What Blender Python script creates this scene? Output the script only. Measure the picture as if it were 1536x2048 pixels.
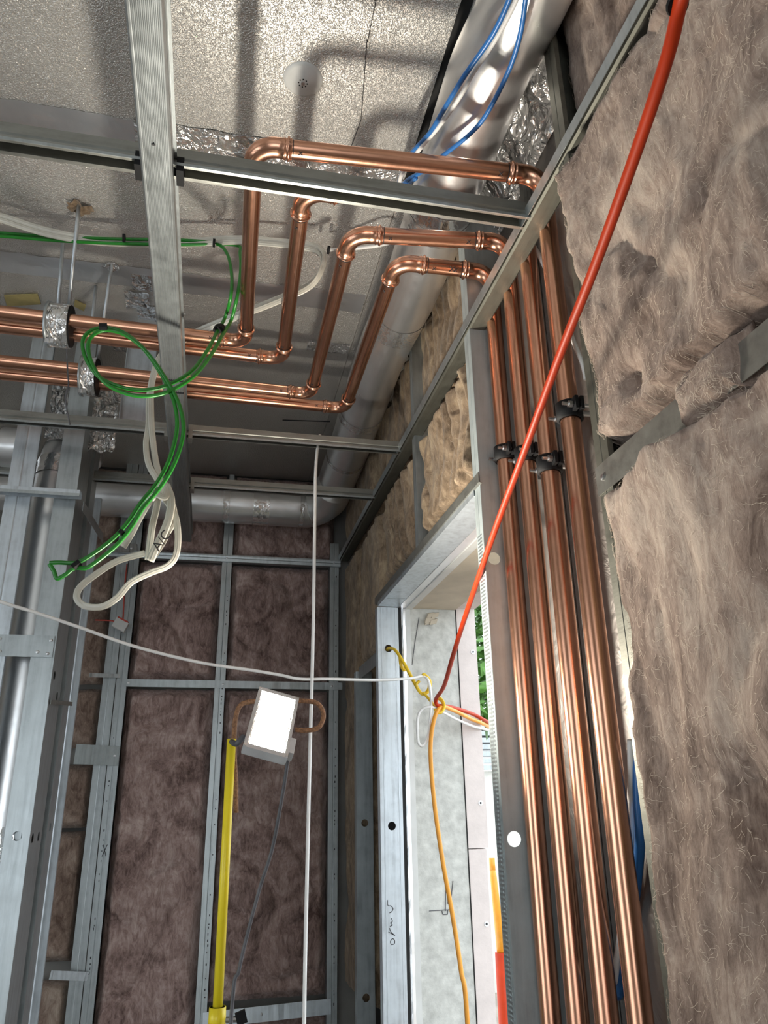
import bpy, bmesh, math, random
from mathutils import Vector, Matrix, noise, Euler
V = Vector
random.seed(7)
for o in list(bpy.data.objects): bpy.data.objects.remove(o)
scene = bpy.context.scene
COL = scene.collection

# ------------------------------------------------------------------ camera
FPX = 1525.0
EYE = V((0, 0, 1.5))
CX = V((0.97655137, -0.21457898, -0.01741511))      # camera right, in world axes
CD = V((0.06042963, 0.35085756, -0.93447699))       # camera down
CF = V((0.20662934, 0.91151239, 0.35559735))        # camera forward
cam = bpy.data.cameras.new('camera')
cam.sensor_fit = 'HORIZONTAL'; cam.sensor_width = 36.0
cam.lens = 36.0 * FPX / 1536.0
cam.clip_start = 0.02; cam.clip_end = 200
camo = bpy.data.objects.new('camera', cam); COL.objects.link(camo)
M = Matrix.Identity(4)
for i in range(3):
    M[i][0] = CX[i]; M[i][1] = -CD[i]; M[i][2] = -CF[i]; M[i][3] = EYE[i]
camo.matrix_world = M
scene.camera = camo

# ------------------------------------------------------------------ world / exposure
world = bpy.data.worlds.new('overcast_sky'); scene.world = world
world.use_nodes = True
wn = world.node_tree; wn.nodes.clear()
wo = wn.nodes.new('ShaderNodeOutputWorld'); bg = wn.nodes.new('ShaderNodeBackground')
bg.inputs[0].default_value = (0.86, 0.94, 1.0, 1); bg.inputs[1].default_value = 2.9
wn.links.new(bg.outputs[0], wo.inputs[0])
LAMP_RADIANCE = 500.0
vs = scene.view_settings
vs.view_transform = 'Standard'; vs.look = 'None'; vs.gamma = 1.0; vs.use_curve_mapping = False
vs.exposure = 0.2

# ------------------------------------------------------------------ helpers
def at(px, py, x=None, y=None, z=None):
    """point of the room seen at a photograph pixel, on the plane x, y or z = const"""
    r = CX * (px - 768.0) + CD * (py - 1024.0) + CF * FPX
    if x is not None: t = (x - EYE.x) / r.x
    elif y is not None: t = (y - EYE.y) / r.y
    else: t = (z - EYE.z) / r.z
    return EYE + r * t

def link(nt, a, b): nt.links.new(a, b)

def base_mat(name):
    m = bpy.data.materials.new(name); m.use_nodes = True
    nt = m.node_tree; b = nt.nodes['Principled BSDF']
    return m, nt, b

def coords(nt, scale=(1, 1, 1)):
    tc = nt.nodes.new('ShaderNodeTexCoord'); mp = nt.nodes.new('ShaderNodeMapping')
    mp.inputs['Scale'].default_value = scale
    link(nt, tc.outputs['Object'], mp.inputs['Vector']); return mp.outputs['Vector']

def noise_node(nt, vec, scale, detail=4, rough=.55, dist=0):
    n = nt.nodes.new('ShaderNodeTexNoise')
    n.inputs['Scale'].default_value = scale; n.inputs['Detail'].default_value = detail
    n.inputs['Roughness'].default_value = rough; n.inputs['Distortion'].default_value = dist
    link(nt, vec, n.inputs['Vector']); return n.outputs['Fac']

def ramp(nt, fac, stops):
    r = nt.nodes.new('ShaderNodeValToRGB'); e = r.color_ramp.elements
    while len(e) > 1: e.remove(e[-1])
    for i, (p, c) in enumerate(stops):
        k = e[0] if i == 0 else e.new(p)
        k.position = p; k.color = (*c, 1) if len(c) == 3 else c
    link(nt, fac, r.inputs['Fac']); return r.outputs['Color']

def bump(nt, b, height, strength, dist, prev=None):
    n = nt.nodes.new('ShaderNodeBump'); n.inputs['Strength'].default_value = strength
    n.inputs['Distance'].default_value = dist; link(nt, height, n.inputs['Height'])
    if prev is not None: link(nt, prev, n.inputs['Normal'])
    link(nt, n.outputs['Normal'], b.inputs['Normal']); return n.outputs['Normal']

def plain(name, col, rough=.5, metal=0.0, var=.12, vscale=12, bmp=0.0, bscale=60, spec=.5):
    m, nt, b = base_mat(name)
    v = coords(nt)
    f = noise_node(nt, v, vscale, 5)
    lo = tuple(c * (1 - var) for c in col); hi = tuple(min(1, c * (1 + var)) for c in col)
    link(nt, ramp(nt, f, [(.3, lo), (.7, hi)]), b.inputs['Base Color'])
    b.inputs['Roughness'].default_value = rough; b.inputs['Metallic'].default_value = metal
    b.inputs['Specular IOR Level'].default_value = spec
    if bmp: bump(nt, b, noise_node(nt, v, bscale, 4), bmp, .004)
    return m

def steel(name, col, rough=.36, streak=(40, 40, 3), metal=.78):
    m, nt, b = base_mat(name)
    v = coords(nt, streak); v2 = coords(nt)
    f = noise_node(nt, v, 1.6, 5, .6); g = noise_node(nt, v2, 28, 3, .6)
    mx = nt.nodes.new('ShaderNodeMath'); mx.operation = 'MULTIPLY_ADD'
    link(nt, f, mx.inputs[0]); mx.inputs[1].default_value = .6
    mg = nt.nodes.new('ShaderNodeMath'); mg.operation = 'MULTIPLY'; mg.inputs[1].default_value = .4
    link(nt, g, mg.inputs[0]); link(nt, mg.outputs[0], mx.inputs[2])
    lo = tuple(c * .74 for c in col); hi = tuple(min(1, c * 1.15) for c in col)
    link(nt, ramp(nt, mx.outputs[0], [(.32, lo), (.5, col), (.68, hi)]), b.inputs['Base Color'])
    rr = nt.nodes.new('ShaderNodeMapRange'); rr.inputs['To Min'].default_value = rough - .1
    rr.inputs['To Max'].default_value = rough + .14; link(nt, g, rr.inputs['Value'])
    link(nt, rr.outputs[0], b.inputs['Roughness'])
    b.inputs['Metallic'].default_value = metal
    bump(nt, b, noise_node(nt, v, 3, 3), .12, .002)
    return m

def copper_mat(name, col):
    m, nt, b = base_mat(name)
    v = coords(nt); f = noise_node(nt, v, 9, 6, .65); g = noise_node(nt, v, 70, 4, .6)
    link(nt, ramp(nt, f, [(.25, tuple(c * .80 for c in col)), (.5, col), (.78, tuple(min(1, c * 1.08) for c in col))]), b.inputs['Base Color'])
    b.inputs['Metallic'].default_value = 1.0
    rr = nt.nodes.new('ShaderNodeMapRange'); rr.inputs['To Min'].default_value = .19; rr.inputs['To Max'].default_value = .30
    link(nt, g, rr.inputs['Value']); link(nt, rr.outputs[0], b.inputs['Roughness'])
    return m

def stucco_foil(name):
    m, nt, b = base_mat(name)
    v = coords(nt)
    big = noise_node(nt, v, 2.2, 4)
    link(nt, ramp(nt, big, [(.3, (.66, .63, .59)), (.7, (.80, .77, .72))]), b.inputs['Base Color'])
    b.inputs['Metallic'].default_value = .82; b.inputs['Roughness'].default_value = .40
    w = noise_node(nt, v, 260, 1, .5, 1.0)
    mr = nt.nodes.new('ShaderNodeMapRange'); mr.inputs['From Min'].default_value = .40; mr.inputs['From Max'].default_value = .60
    link(nt, w, mr.inputs['Value'])
    n1 = bump(nt, b, noise_node(nt, v, 3, 2), .15, .02)
    bump(nt, b, mr.outputs[0], .75, .0025, n1)
    return m

def foil(name, rough=.2, col=(.82, .82, .82), crinkle=.35, scale=25, dist=.012, metal=.86):
    m, nt, b = base_mat(name)
    v = coords(nt)
    link(nt, ramp(nt, noise_node(nt, v, 4, 4), [(.3, tuple(c * .82 for c in col)), (.7, col)]), b.inputs['Base Color'])
    b.inputs['Metallic'].default_value = metal
    rr = nt.nodes.new('ShaderNodeMapRange'); rr.inputs['To Min'].default_value = max(.05, rough - .08); rr.inputs['To Max'].default_value = rough + .1
    link(nt, noise_node(nt, v, 35, 3), rr.inputs['Value']); link(nt, rr.outputs[0], b.inputs['Roughness'])
    vo = nt.nodes.new('ShaderNodeTexVoronoi'); vo.feature = 'DISTANCE_TO_EDGE'; vo.inputs['Scale'].default_value = scale
    wv = noise_node(nt, v, scale * .7, 3, .6, 1.5)
    ad = nt.nodes.new('ShaderNodeVectorMath'); ad.operation = 'ADD'
    sc = nt.nodes.new('ShaderNodeVectorMath'); sc.operation = 'SCALE'; sc.inputs['Scale'].default_value = .06
    cb = nt.nodes.new('ShaderNodeCombineXYZ'); link(nt, wv, cb.inputs[0]); link(nt, wv, cb.inputs[1])
    link(nt, cb.outputs[0], sc.inputs[0]); link(nt, v, ad.inputs[0]); link(nt, sc.outputs[0], ad.inputs[1])
    link(nt, ad.outputs[0], vo.inputs['Vector'])
    n1 = bump(nt, b, vo.outputs['Distance'], crinkle, dist)
    bump(nt, b, wv, crinkle * .8, dist, n1)
    return m

def wool(name, dark, mid, light, rough=.95):
    m, nt, b = base_mat(name)
    v = coords(nt); vs_ = coords(nt, (1, 1, .35))
    big = noise_node(nt, v, 4.5, 7, .66, 1.4)
    fine = noise_node(nt, vs_, 42, 8, .74, 1.6)
    mx = nt.nodes.new('ShaderNodeMath'); mx.operation = 'MULTIPLY_ADD'; mx.inputs[1].default_value = .55
    mg = nt.nodes.new('ShaderNodeMath'); mg.operation = 'MULTIPLY'; mg.inputs[1].default_value = .45
    link(nt, fine, mg.inputs[0]); link(nt, big, mx.inputs[0]); link(nt, mg.outputs[0], mx.inputs[2])
    link(nt, ramp(nt, mx.outputs[0], [(.39, dark), (.5, mid), (.61, light)]), b.inputs['Base Color'])
    b.inputs['Roughness'].default_value = rough; b.inputs['Specular IOR Level'].default_value = .1
    b.inputs['Sheen Weight'].default_value = .15
    n1 = bump(nt, b, fine, .45, .006)
    bump(nt, b, noise_node(nt, v, 260, 3, .7), .35, .002, n1)
    return m

MT = {}
MT['galv'] = steel('galvanised_steel', (.42, .455, .465), .36)
MT['galv_new'] = steel('bright_galvanised_steel', (.60, .65, .69), .42)
MT['galv_warm'] = steel('aged_galvanised_steel', (.30, .30, .275), .38, (6, 40, 40))
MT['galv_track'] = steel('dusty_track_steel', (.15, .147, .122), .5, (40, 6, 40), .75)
MT['galv_main'] = steel('ribbed_channel_steel', (.30, .32, .325), .36, (25, 3, 25), .66)
MT['galv_matte'] = steel('dull_galvanised_steel', (.38, .425, .43), .5, (40, 40, 3), .35)
MT['copper'] = copper_mat('copper', (.70, .36, .235))
MT['copper_fit'] = copper_mat('copper_fitting', (.76, .40, .265))
MT['ceil'] = stucco_foil('embossed_foil_board')
MT['foil'] = foil('crinkled_foil_tape', .2, (.84, .83, .82), .8, 22, .02)
MT['ductfoil'] = foil('duct_foil', .31, (.90, .90, .905), .07, 14, .006, .88)
MT['ducttape'] = foil('duct_tape_foil', .13, (.88, .88, .88), .3, 30, .008)
MT['membrane'] = foil('foil_membrane', .55, (.26, .24, .225), .3, 18, .01)
MT['wool_back'] = wool('mauve_mineral_wool', (.125, .08, .070), (.34, .235, .21), (.54, .42, .38))
MT['wool'] = wool('brown_mineral_wool', (.125, .082, .063), (.28, .205, .165), (.45, .36, .295))
MT['wool_tan'] = wool('tan_mineral_wool', (.13, .09, .058), (.29, .21, .14), (.48, .37, .245))
MT['fibre'] = plain('loose_fibre', (.60, .50, .40), .9, 0, .2)
MT['concrete'] = plain('cast_concrete', (.56, .56, .525), .85, 0, .22, 30, .25, 120)
MT['slab'] = plain('concrete_floor', (.26, .25, .235), .9, 0, .2, 5, .2, 40)
MT['soffit'] = plain('plywood_soffit', (.55, .48, .38), .8, 0, .15, 8, .1, 60)
MT['board'] = plain('pale_pink_board', (.72, .64, .61), .85, 0, .07, 22, .12, 120)
MT['trim'] = plain('off_white_flashing', (.66, .66, .64), .6, 0, .1, 10)
MT['black'] = plain('black_rubber', (.010, .010, .011), .65, 0, .2, spec=.2)
MT['gap'] = plain('black_seal_and_bay_shade', (.008, .008, .008), .8, 0, .1)  # black of seals and joints; also the open bay's shade put into colour
MT['ink'] = plain('marker_ink', (.015, .015, .018), .6, 0, .1)
MT['pencil'] = plain('pencil_line', (.10, .10, .11), .7, 0, .1)
MT['green'] = plain('green_cable', (.015, .20, .018), .32, 0, .15, 20)
MT['white'] = plain('white_cable', (.84, .83, .81), .45, 0, .06, 20)
MT['clearwhite'] = plain('milky_flat_cable', (.58, .56, .49), .22, 0, .08, 30)
MT['blue'] = plain('blue_cable', (.03, .16, .46), .32, 0, .15, 20)
MT['orange'] = plain('orange_cord', (.47, .036, .005), .5, 0, .1, 20, spec=.25)
MT['salmon'] = plain('faded_red_cord', (.60, .13, .07), .45, 0, .12, 15)
MT['amber'] = plain('amber_cord', (.80, .33, .03), .42, 0, .1, 20)
MT['yellow'] = plain('yellow_plastic', (.83, .55, .03), .4, 0, .08, 20)
MT['poleyellow'] = plain('yellow_paint', (.94, .74, .025), .35, 0, .06, 10)
MT['grey'] = plain('grey_cable', (.10, .10, .11), .5, 0, .3, 60)
MT['rope'] = plain('braided_brown_cord', (.30, .15, .075), .7, 0, .5, 220, .6, 300)
MT['lampgrey'] = plain('cast_aluminium', (.62, .63, .64), .5, .35, .1, 30)
MT['plastic'] = plain('white_plastic', (.62, .62, .60), .4, 0, .06)
MT['bolt'] = plain('zinc_bolt', (.62, .62, .63), .3, 1, .15, 60)
MT['leaf'] = plain('green_leaf', (.10, .24, .04), .45, 0, .5, 9)
MT['bark'] = plain('bark', (.16, .11, .07), .9, 0, .3, 30)
MT['sand'] = plain('yellow_glasswool', (.48, .40, .17), .9, 0, .2, 20)
MT['tag'] = plain('red_tag_paint', (.45, .06, .04), .6, 0, .2)
MT['fence'] = plain('pale_render', (.70, .68, .64), .9, 0, .1)
MT['soil'] = plain('outside_ground', (.28, .24, .2), .95, 0, .3, 3)
lm, nt_, b_ = base_mat('lit_lamp_panel')
b_.inputs['Base Color'].default_value = (.9, .9, .85, 1)
b_.inputs['Emission Color'].default_value = (1.0, .93, .80, 1)
b_.inputs['Emission Strength'].default_value = LAMP_RADIANCE
MT['lit'] = lm

def wloc(o):
    p = V((0, 0, 0))
    while o is not None: p += o.location; o = o.parent
    return p

def tag(o, label=None, cat=None, group=None, kind=None):
    if label: o['label'] = label
    if cat: o['category'] = cat
    if group: o['group'] = group
    if kind: o['kind'] = kind
    return o

def thing(name, base, label=None, cat=None, group=None, kind=None):
    o = bpy.data.objects.new(name, None); COL.objects.link(o)
    o.empty_display_size = .05; o.location = V(base)
    return tag(o, label, cat, group, kind)

def mesh(name, verts, faces, mat, parent=None, smooth=False, solid=0.0, origin=None):
    verts = [V(v) for v in verts]
    if origin is None:
        lo = V((min(v.x for v in verts), min(v.y for v in verts), min(v.z for v in verts)))
        hi = V((max(v.x for v in verts), max(v.y for v in verts), max(v.z for v in verts)))
        origin = V(((lo.x + hi.x) / 2, (lo.y + hi.y) / 2, lo.z))
    me = bpy.data.meshes.new(name)
    me.from_pydata([v - origin for v in verts], [], faces); me.update()
    bm = bmesh.new(); bm.from_mesh(me); bmesh.ops.recalc_face_normals(bm, faces=bm.faces); bm.to_mesh(me); bm.free()
    me.materials.append(MT[mat] if isinstance(mat, str) else mat)
    if smooth:
        for p in me.polygons: p.use_smooth = True
    o = bpy.data.objects.new(name, me); COL.objects.link(o)
    o.parent = parent
    o.location = origin - (wloc(parent) if parent else V((0, 0, 0)))
    if solid:
        s = o.modifiers.new('sheet', 'SOLIDIFY'); s.thickness = solid; s.offset = 0
    return o

class MB:
    def __init__(s): s.v = []; s.f = []
    def add(s, v, f):
        n = len(s.v); s.v += [V(q) for q in v]; s.f += [tuple(i + n for i in g) for g in f]; return s
    def box(s, a, b):
        x0, y0, z0 = a; x1, y1, z1 = b
        v = [(x0, y0, z0), (x1, y0, z0), (x1, y1, z0), (x0, y1, z0), (x0, y0, z1), (x1, y0, z1), (x1, y1, z1), (x0, y1, z1)]
        return s.add(v, [(0, 3, 2, 1), (4, 5, 6, 7), (0, 1, 5, 4), (1, 2, 6, 5), (2, 3, 7, 6), (3, 0, 4, 7)])
    def hexa(s, c, ax, ay, az):
        c, ax, ay, az = V(c), V(ax), V(ay), V(az)
        v = [c + i * ax + j * ay + k * az for k in (-1, 1) for j in (-1, 1) for i in (-1, 1)]
        return s.add(v, [(0, 2, 3, 1), (4, 5, 7, 6), (0, 1, 5, 4), (1, 3, 7, 5), (3, 2, 6, 7), (2, 0, 4, 6)])
    def tube(s, pts, r, seg=12, caps=True, flat=1.0, ref=None, twist=None, outline=None):
        if outline: seg = len(outline)
        pts = [V(p) for p in pts]; n = len(pts)
        rs = r if isinstance(r, (list, tuple)) else [r] * n
        T = []
        for i in range(n):
            d = pts[min(i + 1, n - 1)] - pts[max(i - 1, 0)]
            T.append(d.normalized() if d.length > 1e-9 else (T[-1] if T else V((0, 0, 1))))
        u = V(ref) if ref else (V((0, 0, 1)) if abs(T[0].z) < .9 else V((1, 0, 0)))
        vv = []
        for i in range(n):
            if ref: u = V(ref)
            u = (u - T[i] * u.dot(T[i]))
            u = u.normalized() if u.length > 1e-6 else T[i].orthogonal().normalized()
            w = T[i].cross(u)
            a0 = twist[i] if twist else 0
            uu = u * math.cos(a0) + w * math.sin(a0); ww = w * math.cos(a0) - u * math.sin(a0)
            for k in range(seg):
                a = 2 * math.pi * k / seg
                if outline: vv.append(pts[i] + uu * (rs[i] * outline[k][0]) + ww * (rs[i] * outline[k][1]))
                else: vv.append(pts[i] + uu * (rs[i] * flat * math.cos(a)) + ww * (rs[i] * math.sin(a)))
        ff = []
        for i in range(n - 1):
            for k in range(seg):
                k2 = (k + 1) % seg
                ff.append((i * seg + k, i * seg + k2, (i + 1) * seg + k2, (i + 1) * seg + k))
        if caps:
            ff.append(tuple(range(seg))); ff.append(tuple((n - 1) * seg + k for k in range(seg)))
        return s.add(vv, ff)
    def build(s, name, mat, parent=None, smooth=False, solid=0, origin=None):
        return mesh(name, s.v, s.f, mat, parent, smooth, solid, origin)

def catmull(pts, n=8):
    pts = [V(p) for p in pts]
    q = [pts[0] * 2 - pts[1]] + pts + [pts[-1] * 2 - pts[-2]]
    out = []
    for i in range(1, len(q) - 2):
        p0, p1, p2, p3 = q[i - 1], q[i], q[i + 1], q[i + 2]
        for k in range(n):
            t = k / n
            out.append(.5 * ((2 * p1) + (p2 - p0) * t + (2 * p0 - 5 * p1 + 4 * p2 - p3) * t * t + (3 * p1 - p0 - 3 * p2 + p3) * t ** 3))
    out.append(pts[-1]); return out

def cable(name, pts, r, mat, label=None, cat='cable', group=None, parent=None, n=8, seg=10):
    o = MB().tube(catmull(pts, n), r, seg).build(name, mat, parent, True)
    if label: tag(o, label, cat, group)
    return o

def sheet_profile(name, prof, p0, p1, eu, ev, mat, parent=None, t=.0012):
    """open polyline profile (u, v pairs) swept from p0 to p1, folded sheet metal"""
    p0, p1, eu, ev = V(p0), V(p1), V(eu), V(ev)
    v = [p0 + eu * a + ev * b for a, b in prof] + [p1 + eu * a + ev * b for a, b in prof]
    n = len(prof)
    f = [(i, i + 1, n + i + 1, n + i) for i in range(n - 1)]
    return mesh(name, v, f, mat, parent, False, t)

def holed_web(w, L, holes, r):
    """2D sheet (u 0..w, v 0..L) with round service holes centred at u=hole[0]"""
    v = []; f = []; N = 16
    hs = sorted(holes, key=lambda h: h[1]); last = 0
    def quad(a, b, c, d):
        n = len(v); v.extend([a, b, c, d]); f.append((n, n + 1, n + 2, n + 3))
    for (hu, hv) in hs:
        a = hv - r * 1.6; b = hv + r * 1.6
        quad((0, last), (w, last), (w, a), (0, a))
        n = len(v)
        for k in range(N):
            an = 2 * math.pi * k / N
            v.append((hu + r * math.cos(an), hv + r * math.sin(an)))
        for k in range(N):
            an = 2 * math.pi * k / N; c, s_ = math.cos(an), math.sin(an)
            su = (w - hu) if c > 0 else hu; sv = r * 1.6
            t = min(su / abs(c) if abs(c) > 1e-6 else 9, sv / abs(s_) if abs(s_) > 1e-6 else 9)
            v.append((hu + c * t, hv + s_ * t))
        for k in range(N):
            k2 = (k + 1) % N
            f.append((n + k, n + k2, n + N + k2, n + N + k))
        # corners
        for (cu, cv) in ((w, b), (0, b), (0, a), (w, a)):
            an = math.atan2(cv - hv, cu - hu)
            k = int(math.floor((an % (2 * math.pi)) / (2 * math.pi) * N)); k2 = (k + 1) % N
            m = len(v); v.append((cu, cv)); f.append((n + N + k, n + N + k2, m))
        last = b
    quad((0, last), (w, last), (w, L), (0, L))
    return v, f

def stud(base, height, eu, ev, w, fl, label, mat='galv', holes=(), hr=.012, lip=.008, group=None, name='steel_stud', cat='stud', hu=None):
    """C stud: web of width w along eu, flanges fl deep along ev, with lips; holes = heights of the service holes"""
    base, eu, ev = V(base), V(eu), V(ev)
    t = thing(name, base, label, cat, group)
    v, f = holed_web(w, height, [(hu or w / 2, h) for h in holes], hr)
    mesh('web', [base + eu * a + V((0, 0, b)) for a, b in v], f, mat, t, False, .0012)
    for u0, du in ((0, 1), (w, -1)):
        prof = [(u0, 0), (u0, fl * .46), (u0 + du * .0015, fl * .5), (u0, fl * .54), (u0, fl), (u0 + du * lip, fl)]
        sheet_profile('flange', prof, base, base + V((0, 0, height)), eu, ev, mat, t)
    return t

GZ = 2.515           # underside of the ceiling grid
ZC = 2.92            # underside of the foil boards
YB = 3.25            # face of the back wall studs
XW = .53             # face of the right wall studs
PZ = 2.655           # axis height of the copper runs

# ================================================================== structure
tag(MB().box((-4, -4, -.2), (.8, 3.45, 0)).build('floor', 'slab'), kind='structure')
ceil = thing('ceiling', (-1.8, 0, ZC), kind='structure')
MB().box((-4, -2.6, ZC + .03), (.9, 3.45, ZC + .25)).build('slab', 'slab', ceil)
edges = [(-2.6, .30), (.304, 1.402), (1.406, 1.912), (1.916, 3.3)]
for (y0, y1) in edges:
    for (x0, x1) in ((-4, -1.302), (-1.298, .384)):
        MB().box((x0, y0, ZC), (x1, y1, ZC + .03)).build('foil_board', 'ceil', ceil)
MB().box((.384, -2.6, ZC + .006), (.408, 1.46, ZC + .03)).build('black_gap', 'gap', ceil)
MB().box((.408, -2.6, ZC), (.80, 1.46, ZC + .03)).build('foil_edge_board', 'ductfoil', ceil)
MB().box((.386, 1.462, ZC + .002), (.80, 3.3, ZC + .03)).build('foil_edge_board', 'ceil', ceil)
def crinkle_strip(name, x0, x1, y0, y1, z, amp, parent, nx=40, ny=10, mat='foil', seed=0, slope=0):
    v = []; f = []
    for j in range(ny + 1):
        for i in range(nx + 1):
            x = x0 + (x1 - x0) * i / nx; y = y0 + (y1 - y0) * j / ny
            d = amp * (noise.noise(V((x * 28 + seed, y * 28, 1))) + .6 * noise.noise(V((x * 60, y * 60 + seed, 4))))
            e = .006 * noise.noise(V((x * 20, seed + j, 7))) if j in (0, ny) else 0
            v.append((x, y + e, z - abs(d) - .0015 - slope * i / nx))
    for j in range(ny):
        for i in range(nx):
            a = j * (nx + 1) + i; f.append((a, a + 1, a + nx + 2, a + nx + 1))
    return mesh(name, v, f, mat, parent, False, .0006)
crinkle_strip('joint_tape', -1.0, -.235, 1.350, 1.46, ZC, .0012, ceil, 60, 8, 'ductfoil', 3)
crinkle_strip('joint_tape', -.245, .374, 1.345, 1.462, ZC, .0045, ceil, 90, 14, 'foil', 11)
crinkle_strip('joint_tape', -1.0, .38, 1.865, 1.955, ZC, .0015, ceil, 110, 8, 'ductfoil', 5)
crinkle_strip('joint_tape', .24, .38, 2.13, 2.19, ZC, .005, ceil, 24, 8, 'foil', 6)
# fine marker lines on the boards
MB().tube([at(734, 80, z=ZC - .001), at(722, 240, z=ZC - .001), at(700, 300, z=ZC - .001)], .0009, 6).build('marker_line', 'ink', ceil)
MB().tube([at(735, 85, z=ZC - .001), at(760, -40, z=ZC - .001)], .0009, 6).build('marker_line', 'ink', ceil)
MB().tube([at(565, 840, z=ZC - .001), at(660, 843, z=ZC - .001)], .0025, 6).build('slit', 'ink', ceil)

tag(MB().box((-4, 3.36, 0), (.8, 3.45, ZC + .03)).build('wall_back', 'slab'), kind='structure')
wr = thing('wall_right', (.7, 1, 0), kind='structure')
WY0, WY1, WZ0, WZ1 = 1.47, 2.455, .35, 2.118
b = MB()
b.box((.64, -2.6, 0), (.80, WY0, ZC + .03)); b.box((.64, WY1, 0), (.80, 3.45, ZC + .03))
b.box((.64, WY0, WZ1), (.80, WY1, ZC + .03)); b.box((.64, WY0, 0), (.80, WY1, WZ0))
b.build('cast_wall', 'concrete', wr)
MB().box((.625, .93, 0), (.64, 1.405, ZC)).build('bay_lining', 'membrane', wr)
MB().box((.625, 2.46, 0), (.64, YB, ZC)).build('bay_lining', 'gap', wr)  # near-black sheet: the shade inside the open bay is put into its colour
MB().box((.645, WY0, WZ1 - .006), (.80, WY1 - .002, WZ1 - .0005)).build('soffit_lining', 'soffit', wr)
# pencil sketch on the jamb
def jl(a, c): MB().tube([at(*a, y=WY1 - .0012), at(*c, y=WY1 - .0012)], .0011, 6).build('pencil_line', 'pencil', wr)
for a, c in (((892, 1760), (891, 1822)), ((896, 1775), (896, 1808)), ((858, 1822), (905, 1819)), ((884, 1822), (886, 1829)), ((886, 1829), (895, 1829)), ((895, 1829), (896, 1820)), ((906, 1762), (902, 1800)), ((830, 1285), (838, 1235)), ((824, 1330), (830, 1285))):
    jl(a, c)
# crumb of mortar in the top corner
bm_ = MB(); c0 = at(868, 1238, y=WY1)
for i in range(9): bm_.hexa(c0 + V((random.uniform(-.025, .02), -.006 - random.random() * .006, random.uniform(-.014, .012))), V((.012, .002, .003)), V((0, .006, .002)), V((.003, .002, .008)))
bm_.build('mortar_crumb', 'soffit', wr)

win = thing('window_1', (.84, (WY0 + WY1) / 2, WZ0), kind='structure')
def pboard(a, c): return MB().box(a, c).build('lining_board', 'board', win)
pboard((.803, WY1 - .0, 1.362), (.870, WY1 + .05, WZ1 + .02)); pboard((.803, WY1, WZ0), (.862, WY1 + .05, 1.359))
pboard((.803, WY0, WZ1 + .0), (.870, WY1 - .001, WZ1 + .05))
pboard((.803, WY0 - .05, WZ0), (.86, WY0 - .001, WZ1 + .05))
MB().box((.801, WY1 - .002, WZ0), (.8035, WY1 + .03, WZ1)).build('joint_line', 'gap', win)
for q in ((946, 1304), (961, 1606), (973, 1848)):
    p = at(*q, y=WY1)
    o = MB().tube([p + V((0, .002, 0)), p + V((0, -.0015, 0))], [.0085, .0075], 16).build('screw', 'bolt', win)
    MB().tube([p + V((0, -.001, 0)), p + V((0, -.0022, 0))], .0035, 8).build('recess', 'ink', o)
# the reveal between stud and concrete: grey foil edge, then pale flashing
MB().box((.596, WY1 - .006, WZ0), (.606, WY1 + .03, WZ1)).build('seal_strip', 'gap', win)
crv = MB()
n = 60
for i in range(n + 1):
    z = WZ0 + (WZ1 - WZ0) * i / n
    for j, (x, y) in enumerate(((.604, .0), (.613, -.008), (.622, -.004))):
        crv.v.append(V((x + .0022 * noise.noise(V((z * 22, j, 3))), WY1 + y + .002 * noise.noise(V((z * 40, j, 0))), z)))
for i in range(n):
    for j in range(2): a = i * 3 + j; crv.f.append((a, a + 1, a + 4, a + 3))
crv.build('foil_edge', 'ductfoil', win, False, .001)
MB().box((.622, WY1 - .004, WZ0), (.640, WY1 + .03, WZ1)).build('flashing', 'trim', win)
MB().box((.622, WY0, WZ1 - .010), (.645, WY1 - .004, WZ1 + .02)).build('flashing', 'trim', win)
MB().box((.597, WY0, WZ1 - .006), (.6215, WY1 - .006, WZ1 + .02)).build('seal_strip', 'ductfoil', win)
MB().box((.64, WY0, WZ0 - .02), (.92, WY1, WZ0)).build('window_sill', 'board', win)

rear = thing('added_wall_rear', (-1.6, -2.55, 0), kind='structure')  # unseen wall behind the camera, added with an opening to hold daylight down
MB().box((-4.0, -2.7, 0), (-1.9, -2.55, ZC + .03)).build('added_wall_panel', 'fence', rear)
MB().box((-.1, -2.7, 0), (.64, -2.55, ZC + .03)).build('added_wall_panel', 'fence', rear)
MB().box((-1.9, -2.7, 2.3), (-.1, -2.55, ZC + .03)).build('added_wall_panel', 'fence', rear)
wl = thing('added_wall_left', (-3.0, 0, 0), kind='structure')  # unseen side wall, likewise added to cut the daylight from the left
MB().box((-3.1, 1.2, 0), (-2.95, 3.36, ZC)).build('added_wall_panel', 'fence', wl)
MB().box((-3.1, -2.55, 0), (-2.95, -.6, ZC)).build('added_wall_panel', 'fence', wl)
MB().box((-3.1, -.6, 2.3), (-2.95, 1.2, ZC)).build('added_wall_panel', 'fence', wl)

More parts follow.
